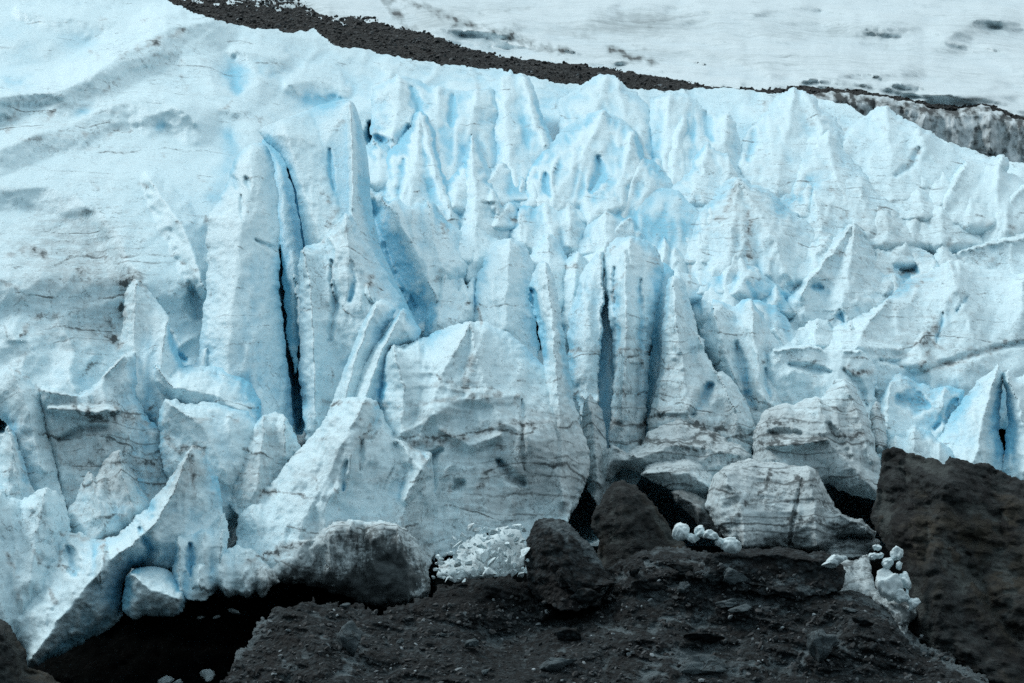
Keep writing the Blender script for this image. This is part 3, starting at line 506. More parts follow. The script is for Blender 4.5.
serac('rounded bulge of mottled ice below the blunt block', "158,425 160,410 166,401 176,401 186,405 200,402 225,404 248,410 260,425 258,450 245,480 232,520 200,520 172,490 160,455", ["168,403 200,425 225,470"], bulge=4.5, p=.6, rough=.85, step=1.4, off=7, na=.6)
serac('sagging ice ledge with a dark dirty underside at the left', "38,405 38,392 44,386 56,388 68,392 78,394 90,388 100,380 108,372 116,362 124,354 135,352 138,400 150,420 165,430 168,500 150,540 110,540 70,520 58,490 50,450 42,425", ["40,390 75,396 108,374 124,356"], bulge=5, rough=.85, step=1.5, off=4.5, strokes=[(-6,13,P("62,382 75,384 88,380"),.8),(2.5,8,P("50,408 90,412 118,410")),(-3,7,P("60,440 80,430 105,428"))], dirt0=.08)
serac('smooth curving ice pillar at the left edge', "-60,380 -20,374 0,370 10,367 20,369 30,379 38,390 42,410 48,436 54,460 60,480 64,500 55,520 35,515 25,495 14,455 8,425 -10,405 -60,400", ["12,368 28,410 42,470"], bulge=4, p=.6, rough=.85, step=1.5, off=5.5, na=.6, flute=.4)
serac('narrow ice splinter with a dark crack at the left edge', "-5,470 0,448 4,430 9,423 14,432 19,446 25,462 28,482 40,500 40,540 0,540 -10,500", ["8,425 14,455 20,500"], bulge=3, rough=.85, step=1.3, off=7.5, dirt0=.05)
serac('wedge-shaped grey ice fin above the arch', "62,555 62,530 68,512 76,497 84,482 90,471 95,478 99,470 105,460 112,452 120,450 126,462 134,476 144,492 152,507 140,530 122,545 100,560 75,565", ["91,473 98,500 104,530","118,452 124,480 135,510"], bulge=4, rough=.85, step=1.4, off=7, strokes=[(-5,4,P("127,458 136,478 148,500"),1),(-3,3,P("92,474 97,486"),1)], dirt0=.08)
serac('large pale lower ice face at the left edge below the pillar', "-80,480 -40,478 -5,484 2,490 10,497 22,500 35,492 46,487 56,492 66,505 70,530 68,560 55,600 20,640 -80,660", ["46,489 38,530 30,580","0,492 -5,540 -10,600"], bulge=5, p=.6, rough=.85, step=1.6, off=7.5, na=.9)
serac('leaning ice buttress whose foot forms the arch over the cave', "0,640 -8,610 5,598 22,584 40,566 52,552 58,540 66,534 80,534 92,537 104,540 116,535 127,527 138,516 148,507 155,497 164,487 172,475 180,462 186,452 191,446 198,449 206,455 212,464 218,478 221,492 223,512 228,530 226,560 205,575 175,572 150,570 132,570 124,580 122,600 123,614 112,628 95,638 75,646 58,655 42,664 29,668 22,650 12,640", ["190,448 175,490 150,530 110,562 85,590 60,620 32,660"], bulge=7, p=.8, rough=.85, step=1.4, off=9, k=.4, na=.8, open_bottom=False, strokes=[(-4,9,P("140,530 152,550 132,585 122,612"),.8),(-3,9,P("68,548 75,575")),(2,8,P("104,545 100,580"))], anchor=.6)
serac('pale ice block with an arched hollow, wedged in the buttress', "172,585 174,560 173,545 178,534 188,531 200,530 214,530 224,530 228,540 226,555 222,575 216,592 205,600 186,600", ["178,536 180,590","205,532 203,590","222,532 218,580"], name='ice_block', cat='ice block', bulge=3.5, rough=.85, step=1.2, off=12.5, na=.7, thick=5, strokes=[(-3,7,P("190,545 192,575"),.8)])
serac('smooth-bottomed ice boss hanging over the cave mouth', "122,612 124,590 127,575 136,570 150,566 165,570 177,578 186,590 187,603 182,612 170,617 155,616 142,616 134,620", ["130,574 150,590 178,598"], bulge=5, p=.55, rough=.85, step=1.2, off=11.5, na=.5, flute=.2, open_bottom=False)
serac('fringe of lumpy ice knobs along the top of the cave', "185,585 190,565 205,558 222,552 238,545 252,550 266,562 276,572 282,582 270,588 264,596 255,592 246,600 238,594 228,596 218,590 208,596 198,592 190,598", ["200,562 200,590","222,555 225,590","245,552 246,592","266,568 266,586"], bulge=4, p=.55, rough=.85, step=1.2, off=12.5, na=1.1, open_bottom=False)
serac('small upright ice tooth beside the arched block', "203,540 205,528 211,520 218,515 225,512 228,522 229,536 226,545 210,548", ["222,514 214,538"], name='ice_block', cat='ice block', bulge=2, rough=.85, step=1.2, off=12.6, na=.5)
serac('squat dirty ice block below the long black crevasse', "225,500 226,482 232,468 238,452 244,440 250,430 257,421 264,415 274,412 283,416 290,425 297,437 302,452 298,475 285,500 262,520 240,520", ["264,416 262,450 256,490","284,418 286,455"], name='ice_block', cat='ice block', bulge=4.5, rough=.85, step=1.3, off=7.5, dirt0=.14, na=1.1)
serac('tilted pale ice plate at the foot of the layered shoulder, upper one', "322,445 326,420 334,396 343,372 350,352 358,334 366,316 372,304 380,300 388,302 396,308 390,322 380,345 368,372 362,410 350,445", ["378,302 358,350 340,420"], bulge=3.4, rough=.6, step=1.3, off=11.2, na=.6, thick=3)
serac('tilted pale ice plate with a knife-sharp point, lower of the pair', "338,450 344,420 352,395 360,374 370,354 382,336 394,320 403,308 409,312 414,320 421,330 416,342 404,346 394,350 388,368 384,400 372,440 350,460", ["403,309 382,350 364,400"], bulge=3.4, rough=.6, step=1.3, off=12.2, na=.6, thick=3)
serac('wide lower ice face with blue gashes left of the crossing dirt line', "232,580 234,555 236,535 240,515 250,502 262,492 276,478 288,462 300,446 318,428 335,408 350,398 365,396 378,400 384,420 400,440 430,450 440,500 440,545 425,575 380,582 320,582 292,578 262,576 245,582", ["365,398 340,450 310,510 290,560","430,455 400,520 380,560"], bulge=6, p=.6, rough=.85, step=1.4, off=9.5, k=.4, na=1.0, strokes=[(-4,5,P("346,462 343,490"),.9),(-5,5,P("384,405 376,425 370,440"),.9),(-3,4,P("362,440 360,470")),(3,12,P("400,440 420,470 405,500"))])
serac('huge bright-topped ice block crossed by a dark dirt line, centre', "374,470 376,440 377,415 379,390 382,365 385,350 394,345 404,347 412,342 420,338 428,334 438,330 450,326 466,322 486,322 500,328 514,336 528,350 545,365 558,380 566,400 578,432 590,455 588,475 570,520 540,560 520,545 500,530 485,535 470,545 455,556 440,560 425,548 410,535 395,528 382,515 378,495", ["470,323 480,370 500,420 530,440","394,346 405,390 400,440","470,323 440,380 420,440"], bulge=7.5, p=.6, rough=.85, step=1.4, off=8.5, k=.5, na=.8, flute=.6, strata=.6, strokes=[(-3,9,P("402,520 404,500 412,478 425,462 440,450"),.9),(1,7,P("430,505 440,480 452,465")),(1.,10,P("440,430 470,445 500,436")),(-3,4,P("522,400 524,470")),(-6,8,P("500,462 512,478 524,484"),.9),(-5,8,P("455,488 462,482"),.9),(.8,12,P("400,435 460,400 520,396"))])
serac('dark dirt-covered ice mound at the snout left of the debris heap', "258,585 266,568 282,556 298,548 312,540 322,530 335,522 352,520 368,522 382,520 396,523 408,530 417,542 424,556 429,572 430,590 426,605 400,608 380,606 360,602 340,594 322,589 305,585 285,583 268,584", ["352,522 340,550 350,580","396,524 405,560 412,595"], name='ice_mound', cat='ice', bulge=3, p=.6, rough=.85, step=1.3, off=11.5, k=.1, lean=-.1, na=1.5, dirt0=.0, open_bottom=False)
serac('jumble of grey cracked ice under the fluted column', "598,470 604,452 612,445 625,452 640,445 650,432 662,424 680,420 700,426 715,432 728,440 742,446 752,455 750,480 735,492 715,498 700,497 680,492 660,482 645,474 628,468 615,475 605,482", ["612,448 640,458 680,445 740,455"], bulge=4.5, rough=.85, step=1.3, off=7, dirt0=.12, na=1.2, open_bottom=False, strata=.5)
serac('lens-shaped pale ice slab tucked above the black slot', "640,474 648,466 660,462 674,460 690,458 702,464 712,476 716,490 706,496 690,494 672,490 656,484", ["645,472 690,474 710,488"], name='ice_block', cat='ice block', bulge=3, rough=.85, step=1.2, off=10, na=.6, dirt0=.12, open_bottom=False, flute=.2)
serac('dark dirty ice slab leaning over the black slot', "670,490 682,490 698,495 712,505 720,520 730,538 722,542 706,532 692,518 676,502", ["676,494 700,508 722,532"], name='ice_block', cat='ice block', bulge=2.5, rough=.85, step=1.2, off=9.5, na=.7, dirt0=.2, mat='D', open_bottom=False, flute=.2)
serac('hanging grey ice tongue with a long oval hole, undercut at the right', "752,470 752,445 756,425 764,412 774,405 786,402 795,404 806,398 816,396 822,399 828,388 836,380 846,378 855,388 862,402 868,414 872,428 875,442 878,458 882,472 885,484 883,495 876,500 864,499 852,495 840,491 830,485 820,486 800,488 775,490", ["818,398 828,430 850,465 872,488","846,380 860,420 872,460"], bulge=6, p=.55, rough=.85, step=1.3, off=9.5, na=.9, dirt0=.12, open_bottom=False, flute=.4, strata=.7, strokes=[(-8,7,P("829,425 838,442 850,457"),.7),(2.5,6,P("768,446 800,444 826,440")),(-3,6,P("770,432 800,434"))])
serac('dark pointed ice finger at the right edge of the hanging tongue', "868,440 869,420 871,408 875,401 880,403 884,414 886,430 886,446 882,454 874,452", ["876,402 878,448"], name='ice_block', cat='ice block', bulge=2.2, p=.5, rough=.85, step=1.1, off=10.5, dirt0=.3, na=.5, open_bottom=False)
serac('big trapezoid ice block with a vertical dark crack, resting on the rocks', "706,505 708,490 714,476 722,468 735,462 752,458 768,462 782,463 795,465 808,466 817,471 823,482 829,496 835,508 844,515 853,519 862,522 870,527 876,532 873,538 862,537 850,536 840,537 835,546 828,553 815,553 800,549 785,548 765,549 745,551 728,540 716,528", ["722,470 740,500 745,545","808,468 815,505 818,545","840,516 868,530"], name='ice_block', cat='ice block', bulge=6, p=.5, rough=.85, step=1.2, off=13.5, na=.8, dirt0=.14, open_bottom=False, flute=.4, strata=.9, strokes=[(-2.5,3,P("802,478 798,500 793,525 790,545"),1.2)])
serac('thin stack of horizontal ice plates right of the trapezoid block', "820,556 826,548 836,540 850,538 862,539 874,538 880,542 878,548 866,550 874,554 878,560 864,563 845,562 830,564", ["830,548 850,545 874,544","834,556 870,558"], name='ice_block', cat='ice block', bulge=2, rough=.85, step=1.1, off=14, na=.5, dirt0=.3, open_bottom=False, strata=.8, flute=.1)
# ---- ice at the lower right, behind the outcrop
serac('hollowed blue ice block behind the top of the dark outcrop', "878,425 880,405 884,390 890,380 898,374 908,377 920,384 932,388 945,386 955,388 964,390 962,404 952,420 950,450 920,470 885,470", ["890,382 888,430","945,388 942,430"], name='ice_block', cat='ice block', bulge=4, p=.6, rough=.85, step=1.3, off=3.5, flute=.3, na=.6, strokes=[(-1.6,14,P("900,400 925,405"),.8),(-1.,6,P("935,428 948,412 955,400"),.8)])
serac('blue-white ice pyramid with sharp apex at the right', "925,470 930,455 936,440 945,426 952,412 960,402 968,393 976,384 986,374 993,367 999,362 1003,370 1003,385 1000,400 1000,430 1003,455 1008,480 990,510 940,500", ["999,363 985,410 975,460"], bulge=6, rough=.85, step=1.4, off=7, na=.8)
serac('ice wedge right of the sharp pyramid, split off by a blue crevasse', "1002,470 1005,445 1008,420 1006,400 1003,372 1008,368 1016,378 1026,374 1045,378 1080,385 1080,540 1020,510", ["1006,372 1022,410 1030,470"], bulge=5, rough=.85, step=1.4, off=7, na=.8)
serac('crumbling low ice knobs sitting on the rim of the dark outcrop', "884,455 888,442 894,436 902,440 907,430 914,425 922,428 930,432 938,440 948,446 955,452 960,470 920,480 888,470", ["894,438 892,465","915,427 915,465","940,442 938,470"], bulge=3, rough=.85, step=1.2, off=9, na=1.1)
# ================================================================== BUILD
ICE = ice_material('glacier_ice')
ICE_FAR = ice_material('far_glacier_ice', white=(.60, .70, .73), blue=(.48, .62, .68), grey=(.33, .40, .42), cs=.4, grit=.35, filmb=.16, sx=.10, bump=.9, layers=.35, grime=(.05, .06, .062))
ICE_DIRTY = ice_material('dirt_laden_ice', white=(.42, .49, .51), blue=(.25, .38, .42), grey=(.085, .097, .098), grime=(.022, .026, .026))
ICE_SNOW = ice_material('crumbled_ice', white=(.66, .79, .82), blue=(.5, .74, .82))
ROCK = rock_material('dark_wet_bedrock', stones=2.2)
NEAR_BLACK = rock_material('near_black_rock', a=(.002, .003, .003), b=(.005, .007, .0075), warm=(.004, .005, .005), dust=.0, spec=.01)  # near-black: the shade of the cave is put into the floor colour
ROCK_BROWN = rock_material('brown_bedrock', a=(.007, .0095, .0100), b=(.032, .040, .041), warm=(.042, .039, .030), warmth=.5, dust=.10, palec=(.068, .082, .080))
ROCK_LIGHT = rock_material('pale_slate', a=(.055, .075, .083), b=(.105, .138, .150), warmth=.1, dust=.25)
ICE_CLIFF = ice_material('streaked_cliff_ice', white=(.58, .66, .69), blue=(.42, .58, .64), grey=(.30, .345, .355), grime=(.03, .035, .036), cs=.6, sx=1.3, sz=.16, grit=1.)
MORAINE = rock_material('moraine_gravel', a=(.004, .0055, .0055), b=(.015, .019, .019), warm=(.038, .034, .028), warmth=.35, bscale=3.5, dust=.35, stones=1.3, stonec=(.09, .10, .10))

def min_slope(D, Y, m):
    """keep ground from overhanging: distance grows by at least m metres per traced row going up"""
    R_ = (D + m * Y)[::-1]
    return np.maximum.accumulate(R_, 0)[::-1] - m * Y
def sheet(name, x0, x1, y0, y1, step, fn, mat, outline=None, attrs=True, warp=None, hole=None):
    X, Y = np.meshgrid(np.arange(x0, x1 + step, step), np.arange(y0, y1 + step, step))
    if outline is not None:
        wx, wy = warp(X, Y)
        d = dpoly(wx, wy, outline + [outline[0]]); sd = np.where(inside(wx, wy, outline), d, -d)
        if hole is not None: sd = hole(X, Y, sd)
        gy_, gx_ = np.gradient(sd, step); gl = np.hypot(gx_, gy_) + 1e-6; near = np.abs(sd) < step * .75
        X = np.where(near, X - sd * gx_ / gl, X); Y = np.where(near, Y - sd * gy_ / gl, Y)
    D = fn(X, Y)
    recess = recess_tint(-(D - Y0s(X, Y)), step).ravel()
    x, y, z = world(X, Y, D); V = np.stack([x.ravel(), y.ravel(), z.ravel()], 1)
    i = np.arange(X.size).reshape(X.shape)
    q = np.stack([i[:-1, :-1], i[1:, :-1], i[1:, 1:], i[:-1, 1:]], -1)
    if outline is not None:
        m = sd > -step * .75
        q = q[(m[:-1, :-1] & m[1:, 1:] & m[1:, :-1] & m[:-1, 1:]) & ((sd[:-1, :-1] + sd[1:, :-1] + sd[:-1, 1:] + sd[1:, 1:]) > 0)]
    q = q.reshape(-1, 4)
    u, inv = np.unique(q, return_inverse=True); V = V[u]; q = inv.reshape(q.shape)
    at = {}
    if attrs:
        at = {'dirt': field(X.ravel()[u], Y.ravel()[u], DIRT, DBLOB), 'fresh': field(X.ravel()[u], Y.ravel()[u], FRESH, FBLOB, True)}
        at['fresh'] = at['fresh'] * np.clip(.55 + .6 * recess[u], .12, 1.5) + .15 * np.clip(recess[u], -.6, 1.2)  # hollows of the sheet get the same painted blue light
    return mesh_object(name, V, q, mat, at)
# ---- the main body of the glacier
CREST = P("-240,-60 150,-60 160,-2 180,6 210,18 235,24 256,29 275,29 290,34 300,30 315,29 322,34 334,46 380,53 440,64 500,70 560,83 600,88 640,89 665,91 700,88 735,88 768,93 815,98 850,105 880,125 930,135 1000,160 1160,180 1320,206 1320,760 -240,760")
SH = [ # height m toward the viewer, half-width px, line, power
 (2,20,P("20,12 75,20 110,23 145,19 180,12"),1.2),
 (6,30,P("-60,100 0,97 60,92 90,77 122,55 150,40 168,28 210,22"),1.1),(-4,36,P("-40,72 20,80 50,70 90,45 130,30"),1),(1.2,22,P("100,72 150,54 178,52"),1),
 (3.5,26,P("-60,160 0,150 40,133 70,126 105,108 150,98 178,106 195,122"),1.1),(-2,22,P("0,122 40,112 70,118 90,108"),1),
 
 (-2.5,22,P("232,72 238,90"),1.),(2,22,P("200,60 215,85 235,98 258,84"),1),(2,20,P("235,50 262,55 285,60"),1),
 (-2.0,26,P("308,98 325,104 338,94"),1.),(2,20,P("290,85 320,80 345,90"),1),(2,24,P("150,115 190,105 240,112 256,130"),1),
 (-14,10,P("372,125 378,155"),1),(3,20,P("150,180 185,230 205,290"),1),(-5,12,P("192,290 198,318"),1),(-10,7,P("166,330 176,355 186,360"),1),
 (-13,9,P("284,165 292,200 300,240 304,262"),.7),(-12.5,11,P("284,250 288,320 296,380 300,430"),.7),
 (-16,12,P("372,200 390,260 415,320"),.8),(-14,14,P("440,140 452,190 446,215"),.8),(-3,40,P("650,215 680,215"),.8),
 (-20,8,P("1004,385 1003,450"),.7),(-30,30,P("572,520 600,500 650,505 700,530"),.5),(-30,40,P("870,520 850,515"),.5),(-45,55,P("60,660 120,640 180,625 250,600 330,600 400,605"),.4),(-20,22,P("480,520 470,535"),.6),(-25,16,P("8,405 -10,430"),.7),
 (-14,9,P("606,300 605,345 603,430"),.8),(-13,9,P("661,275 656,340 650,400"),.8),(-18,12,P("535,290 538,345"),.7),
]
def glacier_fn(X, Y):
    G = Y0s(X, Y)
    F = np.zeros(X.shape)
    F = apply_strokes(X, Y, F, [(q[0] * (1.45 if q[0] > 0 and q[0] < 10 else 1.),) + tuple(q[1:]) for q in SH], .4)
    lip = P("-140,186 0,185 40,186 72,195 104,215 120,236 130,262 146,290"); hp = lip + P("160,330 120,420 -140,420")
    dl = dpoly(X + 3 * perlin(X / 20., Y / 20.), Y + 3 * perlin(X / 20., Y / 20. + 9), lip); hi = inside(X, Y, hp)
    F -= np.where(hi, 3.8 * smooth(dl / 28.) * (1 - .75 * smooth((dl - 20) / 130.)), 0)
    F += np.where(~hi, 0.5 * np.exp(-dl / 18.), 0.5 * np.exp(-dl / 6.))
    mpp = G / F_PX; mx = (X - 512) * mpp; mz = (341 - Y) * mpp
    L = smooth((330 - X) / 80.) * smooth((330 - Y) / 60.)          # the smoother upper left flank
    na = 1.0 - .62 * L
    w = .8 * perlin(mx / 5, mz / 5)
    nn = (1.6 - .7 * L) * fbm(mx / 11., mz / 9., 4) - (1 - L) * 2.6 * facets(mx / 4. + w, mz / 8., 1.5, .8) - .9 * facets(mx / 2.2 + w, mz / 2.6, 1.4, .8) + .4 * fbm(mx / 2.4, mz / 1.9, 4) - .2 * facets(mx / 1.0, mz / .7, .8, 1.)
    nn = nn + L * (.95 * ridged((mx * .85 + mz * .5) / 14. + .4 * w, (mz * .85 - mx * .5) / 4.6 + .5 * w, 3) - .35 * facets(mx / 2.4, mz / 2., 1., .9))
    back = 6 - 6 * L
    # the flank below the lip reaches down to the columns
    return G + back - F - na * nn
crest_warp = lambda X, Y: (X + 2 * perlin(X / 9., Y / 9.), Y + 2.0 * perlin(X / 11. + 5, Y / 9.) + 1.2 * perlin(X / 4., Y / 4.))
g = sheet('glacier', -230, 1310, -60, 720, 1.75, glacier_fn, ICE, CREST, warp=crest_warp)
tag(g, 'main body of the pale blue glacier behind and between the seracs', kind='structure')
# ---- the far ice field beyond the debris band
FAR = [(10,22,"500,17 560,18 640,32 720,45 768,60 840,72 900,70"),(8,14,"330,14 380,30 420,27 460,22 500,30"),(9,18,"428,32 462,22 500,30 560,48 620,60 690,78 740,84"),
 (7,12,"768,88 830,76 870,74 950,96 1024,112 1100,120"),(8,16,"768,45 800,52 880,60 960,75 1024,78"),(6,14,"840,20 900,28 970,35 1024,60"),(8,16,"945,40 985,15 1040,20"),(-7,12,"625,20 650,28 700,30"),(-6,9,"392,2 405,20 420,30"),
 (7,12,"700,8 760,12 800,6"),(6,10,"768,70 740,62 700,60"),(7,14,"880,20 930,12 1000,20"),(-5,8,"725,66 750,72"),(-5,9,"870,50 885,48"),(6,10,"590,8 640,5 700,-8"),(5,9,"860,30 900,22 950,32")]
def far_fn(X, Y):
    base = 400 + (X - 500) * .02 + np.maximum(95 - Y, (95 - Y) * .25) * 2.3 + np.maximum(0, X - 760) * .18
    F = apply_strokes(X, Y, np.zeros(X.shape), [(h * 1.5, max(w * 1.2, 20.01 + 2), P(s), 1.15) for h, w, s in FAR], .3)
    rx = X + Y * .0; s = Y - X * .13
    nn = 12 * fbm(rx / 90., s / 17., 3) + 6.0 * ridged(rx / 75. + 3 + .3 * perlin(X / 40., Y / 14.), (s + X * .05) / 15., 2) + 0.5 * fbm(rx / 30., s / 7., 3)
    return base - 1.25 * F - 1.0 * nn
n_d, n_b = len(DIRT), len(DBLOB)
for k_, a in enumerate([(1.2,3,"378,-8 392,8 400,20 408,28"),(1.0,2.6,"396,2 420,6 440,14 455,20"),(1.0,2.4,"455,22 470,24 500,32 512,36"),(1.3,2.6,"512,34 530,45 548,48 566,51"),(1.2,2.2,"610,48 625,56 640,59 658,64"),
  (.9,1.8,"575,37 595,39"),(1.1,1.6,"633,46 643,48"),(.4,1.8,"660,68 690,74 720,77"),(.8,1.6,"745,63 752,70"),(1.1,2.2,"284,12 330,15 350,18 370,17"),(1.0,3,"240,2 262,6 290,8"),(.8,1.4,"512,22 522,24"),
  (.9,1.2,"886,42 886,50"),(.8,1.2,"913,66 915,76"),(.4,2,"792,32 800,35"),(.5,1.5,"915,3 930,8"),(.4,2,"960,10 975,14"),(.4,1.3,"990,55 1010,57"),(.7,1.5,"480,14 530,8"),
  (.4,6,"645,22 650,28"),(.5,8,"600,18 660,22"),(.4,5,"830,30 880,32"),(.5,1.6,"705,84 735,86 768,89")]): D_(a[0]*(.95 if k_ < 5 else .42), a[1]*(1.1 if k_ < 5 else .8), a[2])
for a in [(640,25,70,14,.38),(480,8,70,10,.15),(800,30,90,12,.2),(880,30,50,8,.10),(800,60,120,8,.15),(950,50,60,10,.12),(430,22,40,14,.3),(620,55,60,12,.15),(280,8,60,10,.4),(900,75,100,8,.14),(700,55,60,8,.14),(980,25,40,14,.2),(560,30,50,6,.2),(860,90,60,5,.14)]: DBLOB.append((a[0],a[1],a[2],a[3],a[4]))
far = sheet('far_ice_field', -120, 1400, -190, 150, 1.75, far_fn, ICE_FAR)
del DIRT[n_d:], DBLOB[n_b:]
tag(far, 'smooth dirty grey-white ice field beyond the dark debris band', kind='structure')
# ---- medial moraine: rubble on the ice
MB = P("150,-40 300,-40 300,-6 306,4 318,14 345,17 368,15 384,24 405,28 428,33 450,41 470,49 492,54 512,57 545,62 575,64 605,67 640,73 672,79 700,83 712,86 740,88 770,89 800,86 830,88 862,91 900,97 930,103 955,106 988,104 1005,110 1024,117 1100,132 1340,170 1340,200 1100,160 1040,140 1000,122 985,113 950,112 900,106 862,98 830,96 800,104 720,104 600,100 500,90 400,72 330,60 250,40 150,8")
def mor_fn(X, Y):
    b = 392 + np.maximum(95 - Y, (95 - Y) * .4) * 1.25 + (X - 500) * .02 + np.maximum(0, X - 760) * .165
    e = np.clip(dpoly(X, Y, MB + [MB[0]]) / 10., 0, 1)
    return b - 4 - 5.0 * e ** .6 - 1.6 * fbm(X / 16., Y / 6., 3) - 1.6 * facets(X / 4., Y / 2.2, .8, 1.) - 1.0 * facets(X / 1.9, Y / 1.3, .8, 1.)
mor_warp = lambda X, Y: (X + 2.5 * perlin(X / 8., Y / 6.), Y + 2.2 * perlin(X / 12., Y / 4.) + .8 * perlin(X / 3.5, Y / 2.2))
def mor_hole(X, Y, sd):
    top = P("150,-14 306,2 345,15 384,22 428,31 470,47 512,55 600,65 700,81 770,87")
    dt = dpoly(X, Y, top); s = Y - X * .16
    nz = perlin(X / 15., s / 3.2) + .6 * perlin(X / 6., s / 1.8 + 9)
    lim = np.where(X < 345, 15., 4.)
    return np.minimum(sd, 5 * (dt / lim - .35 - .9 * nz))
mo = sheet('medial_moraine', 140, 1330, -45, 210, 1.15, mor_fn, MORAINE, MB, attrs=False, warp=mor_warp, hole=mor_hole)
tag(mo, 'dark band of rock rubble lying along the crest of the ice', kind='structure')
MOR_READY = True
# ---- streaked ice cliff under the moraine at right
n_d = len(DIRT)
for a in [(1.4,3,"815,94 850,98 900,106 950,112 990,110 1030,124"),(1.2,3,"852,96 858,108 866,116"),(1.1,2.4,"826,108 842,112 850,118"),(1.0,2.4,"903,108 905,118 912,126"),(.9,2,"933,108 930,120 933,126"),(.9,2.5,"975,112 978,125 974,142"),
  (1.0,2.6,"1003,115 1008,135 1004,152"),(.9,2,"992,122 988,140 984,152"),(.9,1.8,"965,148 985,150"),(1.2,3,"990,152 984,157"),(.9,3,"1020,125 1022,150"),(.9,2.5,"945,132 955,145 962,152"),(.7,1.5,"880,100 882,112"),(.7,1.5,"960,112 958,130"),(.8,2,"868,98 872,112"),(1,3,"835,100 850,108 858,115")]: D_(*a)
cl = relief('ice_cliff', "808,96 820,92 850,94 880,97 905,101 930,107 952,110 970,108 988,107 1003,113 1024,120 1060,128 1100,134 1330,172 1330,290 1100,260 1000,260 900,230 860,190 820,150 806,120", ICE_CLIFF, None, bulge=3, edge=8, base=372., lean=.5, thick=10, step=1.5, na=1.6, flute=2.4, cups=.5, dirt0=.12, anchor=.4, seed=44,
     strokes=[(3,8,P("925,110 920,150")),(-4,5,P("903,108 904,125")),(-4,5,P("1004,115 1005,155")),(4,9,P("990,115 990,150"))])
del DIRT[n_d:]
tag(cl, 'dirty vertical ice cliff with black streaks under the moraine at right', 'ice cliff')
# ---- seracs
for i, (name, label, cat, outline, spines, kw) in enumerate(S):
    kw = dict(kw)
    o = relief(name, outline, (ICE_DIRTY if kw.pop('mat', None) else ICE), spines, seed=i + 1, **kw)
    tag(o, label, cat, 'seracs of the icefall' if cat == 'serac' else None)
rs = np.random.RandomState(21); spots = []
while len(spots) < 66:
    x = rs.uniform(385, 1010); y = rs.uniform(118, 375)
    if y < 105 + max(0, x - 820) * .42 or (x < 470 and y > 215) or (470 < x < 680 and y > 222): continue
    if (625 < x < 690 and 195 < y < 250) or (y > 325 and not 705 < x < 870): continue
    if any(abs(x - q[0]) < 15 and abs(y - q[1]) < 18 for q in spots): continue
    spots.append((x, y))
for i, (x, y) in enumerate(spots):
    h = rs.uniform(24, 54); w = h * rs.uniform(.75, 1.25); sk = rs.uniform(-.5, .5) * w
    ol = [(x - w * 1.0, y + h), (x - w * .72, y + h * .55), (x - w * .40 + sk * .2, y + h * .25), (x - w * .14 + sk * .5, y + h * .05), (x + sk * .55, y), (x + w * .16 + sk * .5, y + h * .06), (x + w * .34 + sk * .3, y + h * .3), (x + w * .6, y + h * .5), (x + w * 1.05, y + h), (x + w * .5, y + h * 1.25), (x - w * .5, y + h * 1.25)]
    cr_ = '%f,%f %f,%f %f,%f' % (x + sk * .55, y + 1, x + rs.uniform(-.2, .2) * w, y + h * .5, x + rs.uniform(-.4, .4) * w, y + h * 1.2)
    o = relief('ice_spire', ol, ICE, [cr_], bulge=w * .045 + 1.0, p=.9, k=.85, anchor=.9, off=rs.uniform(.8, 2.2), thick=3, na=.85, aniso=.6, sink=9, step=1.7, rough=1.3, seed=100 + i)
    tag(o, 'small jagged pale ice spire rising between the larger seracs of the upper icefall', 'ice spire', 'small ice spires of the upper icefall')
# traced patches of bare pale bedrock, and of wet black silt
DIRT[:] = []; DBLOB[:] = []; FRESH[:] = []; FBLOB[:] = []
for w, s in [(5,"598,592 618,580 636,570 655,562"),(4,"640,566 672,560 690,562"),(5,"598,601 585,606"),(6,"700,576 716,568 740,564"),(5,"735,578 748,582"),(6,"700,588 712,582"),(4,"684,590 690,584"),(6,"640,590 672,588"),
  (5,"655,626 675,618 700,624"),(5,"700,612 722,606"),(5,"730,604 760,602 780,606"),(7,"655,650 680,652 715,650"),(9,"645,674 690,670 730,672 765,664"),(9,"798,668 812,650 846,644"),(9,"355,640 350,660 344,676"),(5,"270,683 300,660 330,636"),
  (6,"230,660 246,640 262,622"),(5,"800,588 830,592"),(4,"838,596 870,604 892,622"),(4,"905,636 940,656 985,682"),(5,"850,620 872,628"),(4,"770,585 800,578"),(3,"600,628 640,636"),(4,"560,655 600,650"),(5,"780,560 820,562"),(6,"560,530 570,545"),(5,"545,525 575,535 600,560"),
  (12,"940,540 948,560 965,585"),(9,"925,600 935,640"),(8,"915,462 950,475"),(7,"960,500 1000,520"),(8,"880,500 890,530"),(10,"1000,560 1010,600"),(4,"612,500 615,540"),(3,"650,510 680,548"),(8,"0,640 10,670")]: FRESH.append((.75, w, P(s)))
for w, s in [(8,"560,600 600,618 650,612"),(10,"400,620 450,600 520,590"),(8,"540,590 590,590"),(9,"760,572 800,580 830,600"),(7,"700,636 760,630 800,634"),(9,"620,660 660,640"),(9,"250,680 290,640"),(14,"760,690 800,680"),(9,"905,600 930,660"),(10,"980,480 1010,540"),(12,"905,500 900,560"),(8,"970,620 1020,660"),
  (8,"540,560 560,590 590,600"),(6,"600,520 600,560"),(8,"860,640 920,670"),(9,"490,660 540,640")]: DIRT.append((.7, w, P(s)))
for q in [(450,600,90,16,.35),(900,560,18,60,.4),(560,600,60,14,.4),(780,560,80,12,.4),(270,640,40,40,.25),(1000,640,50,60,.2)]: DBLOB.append(q)
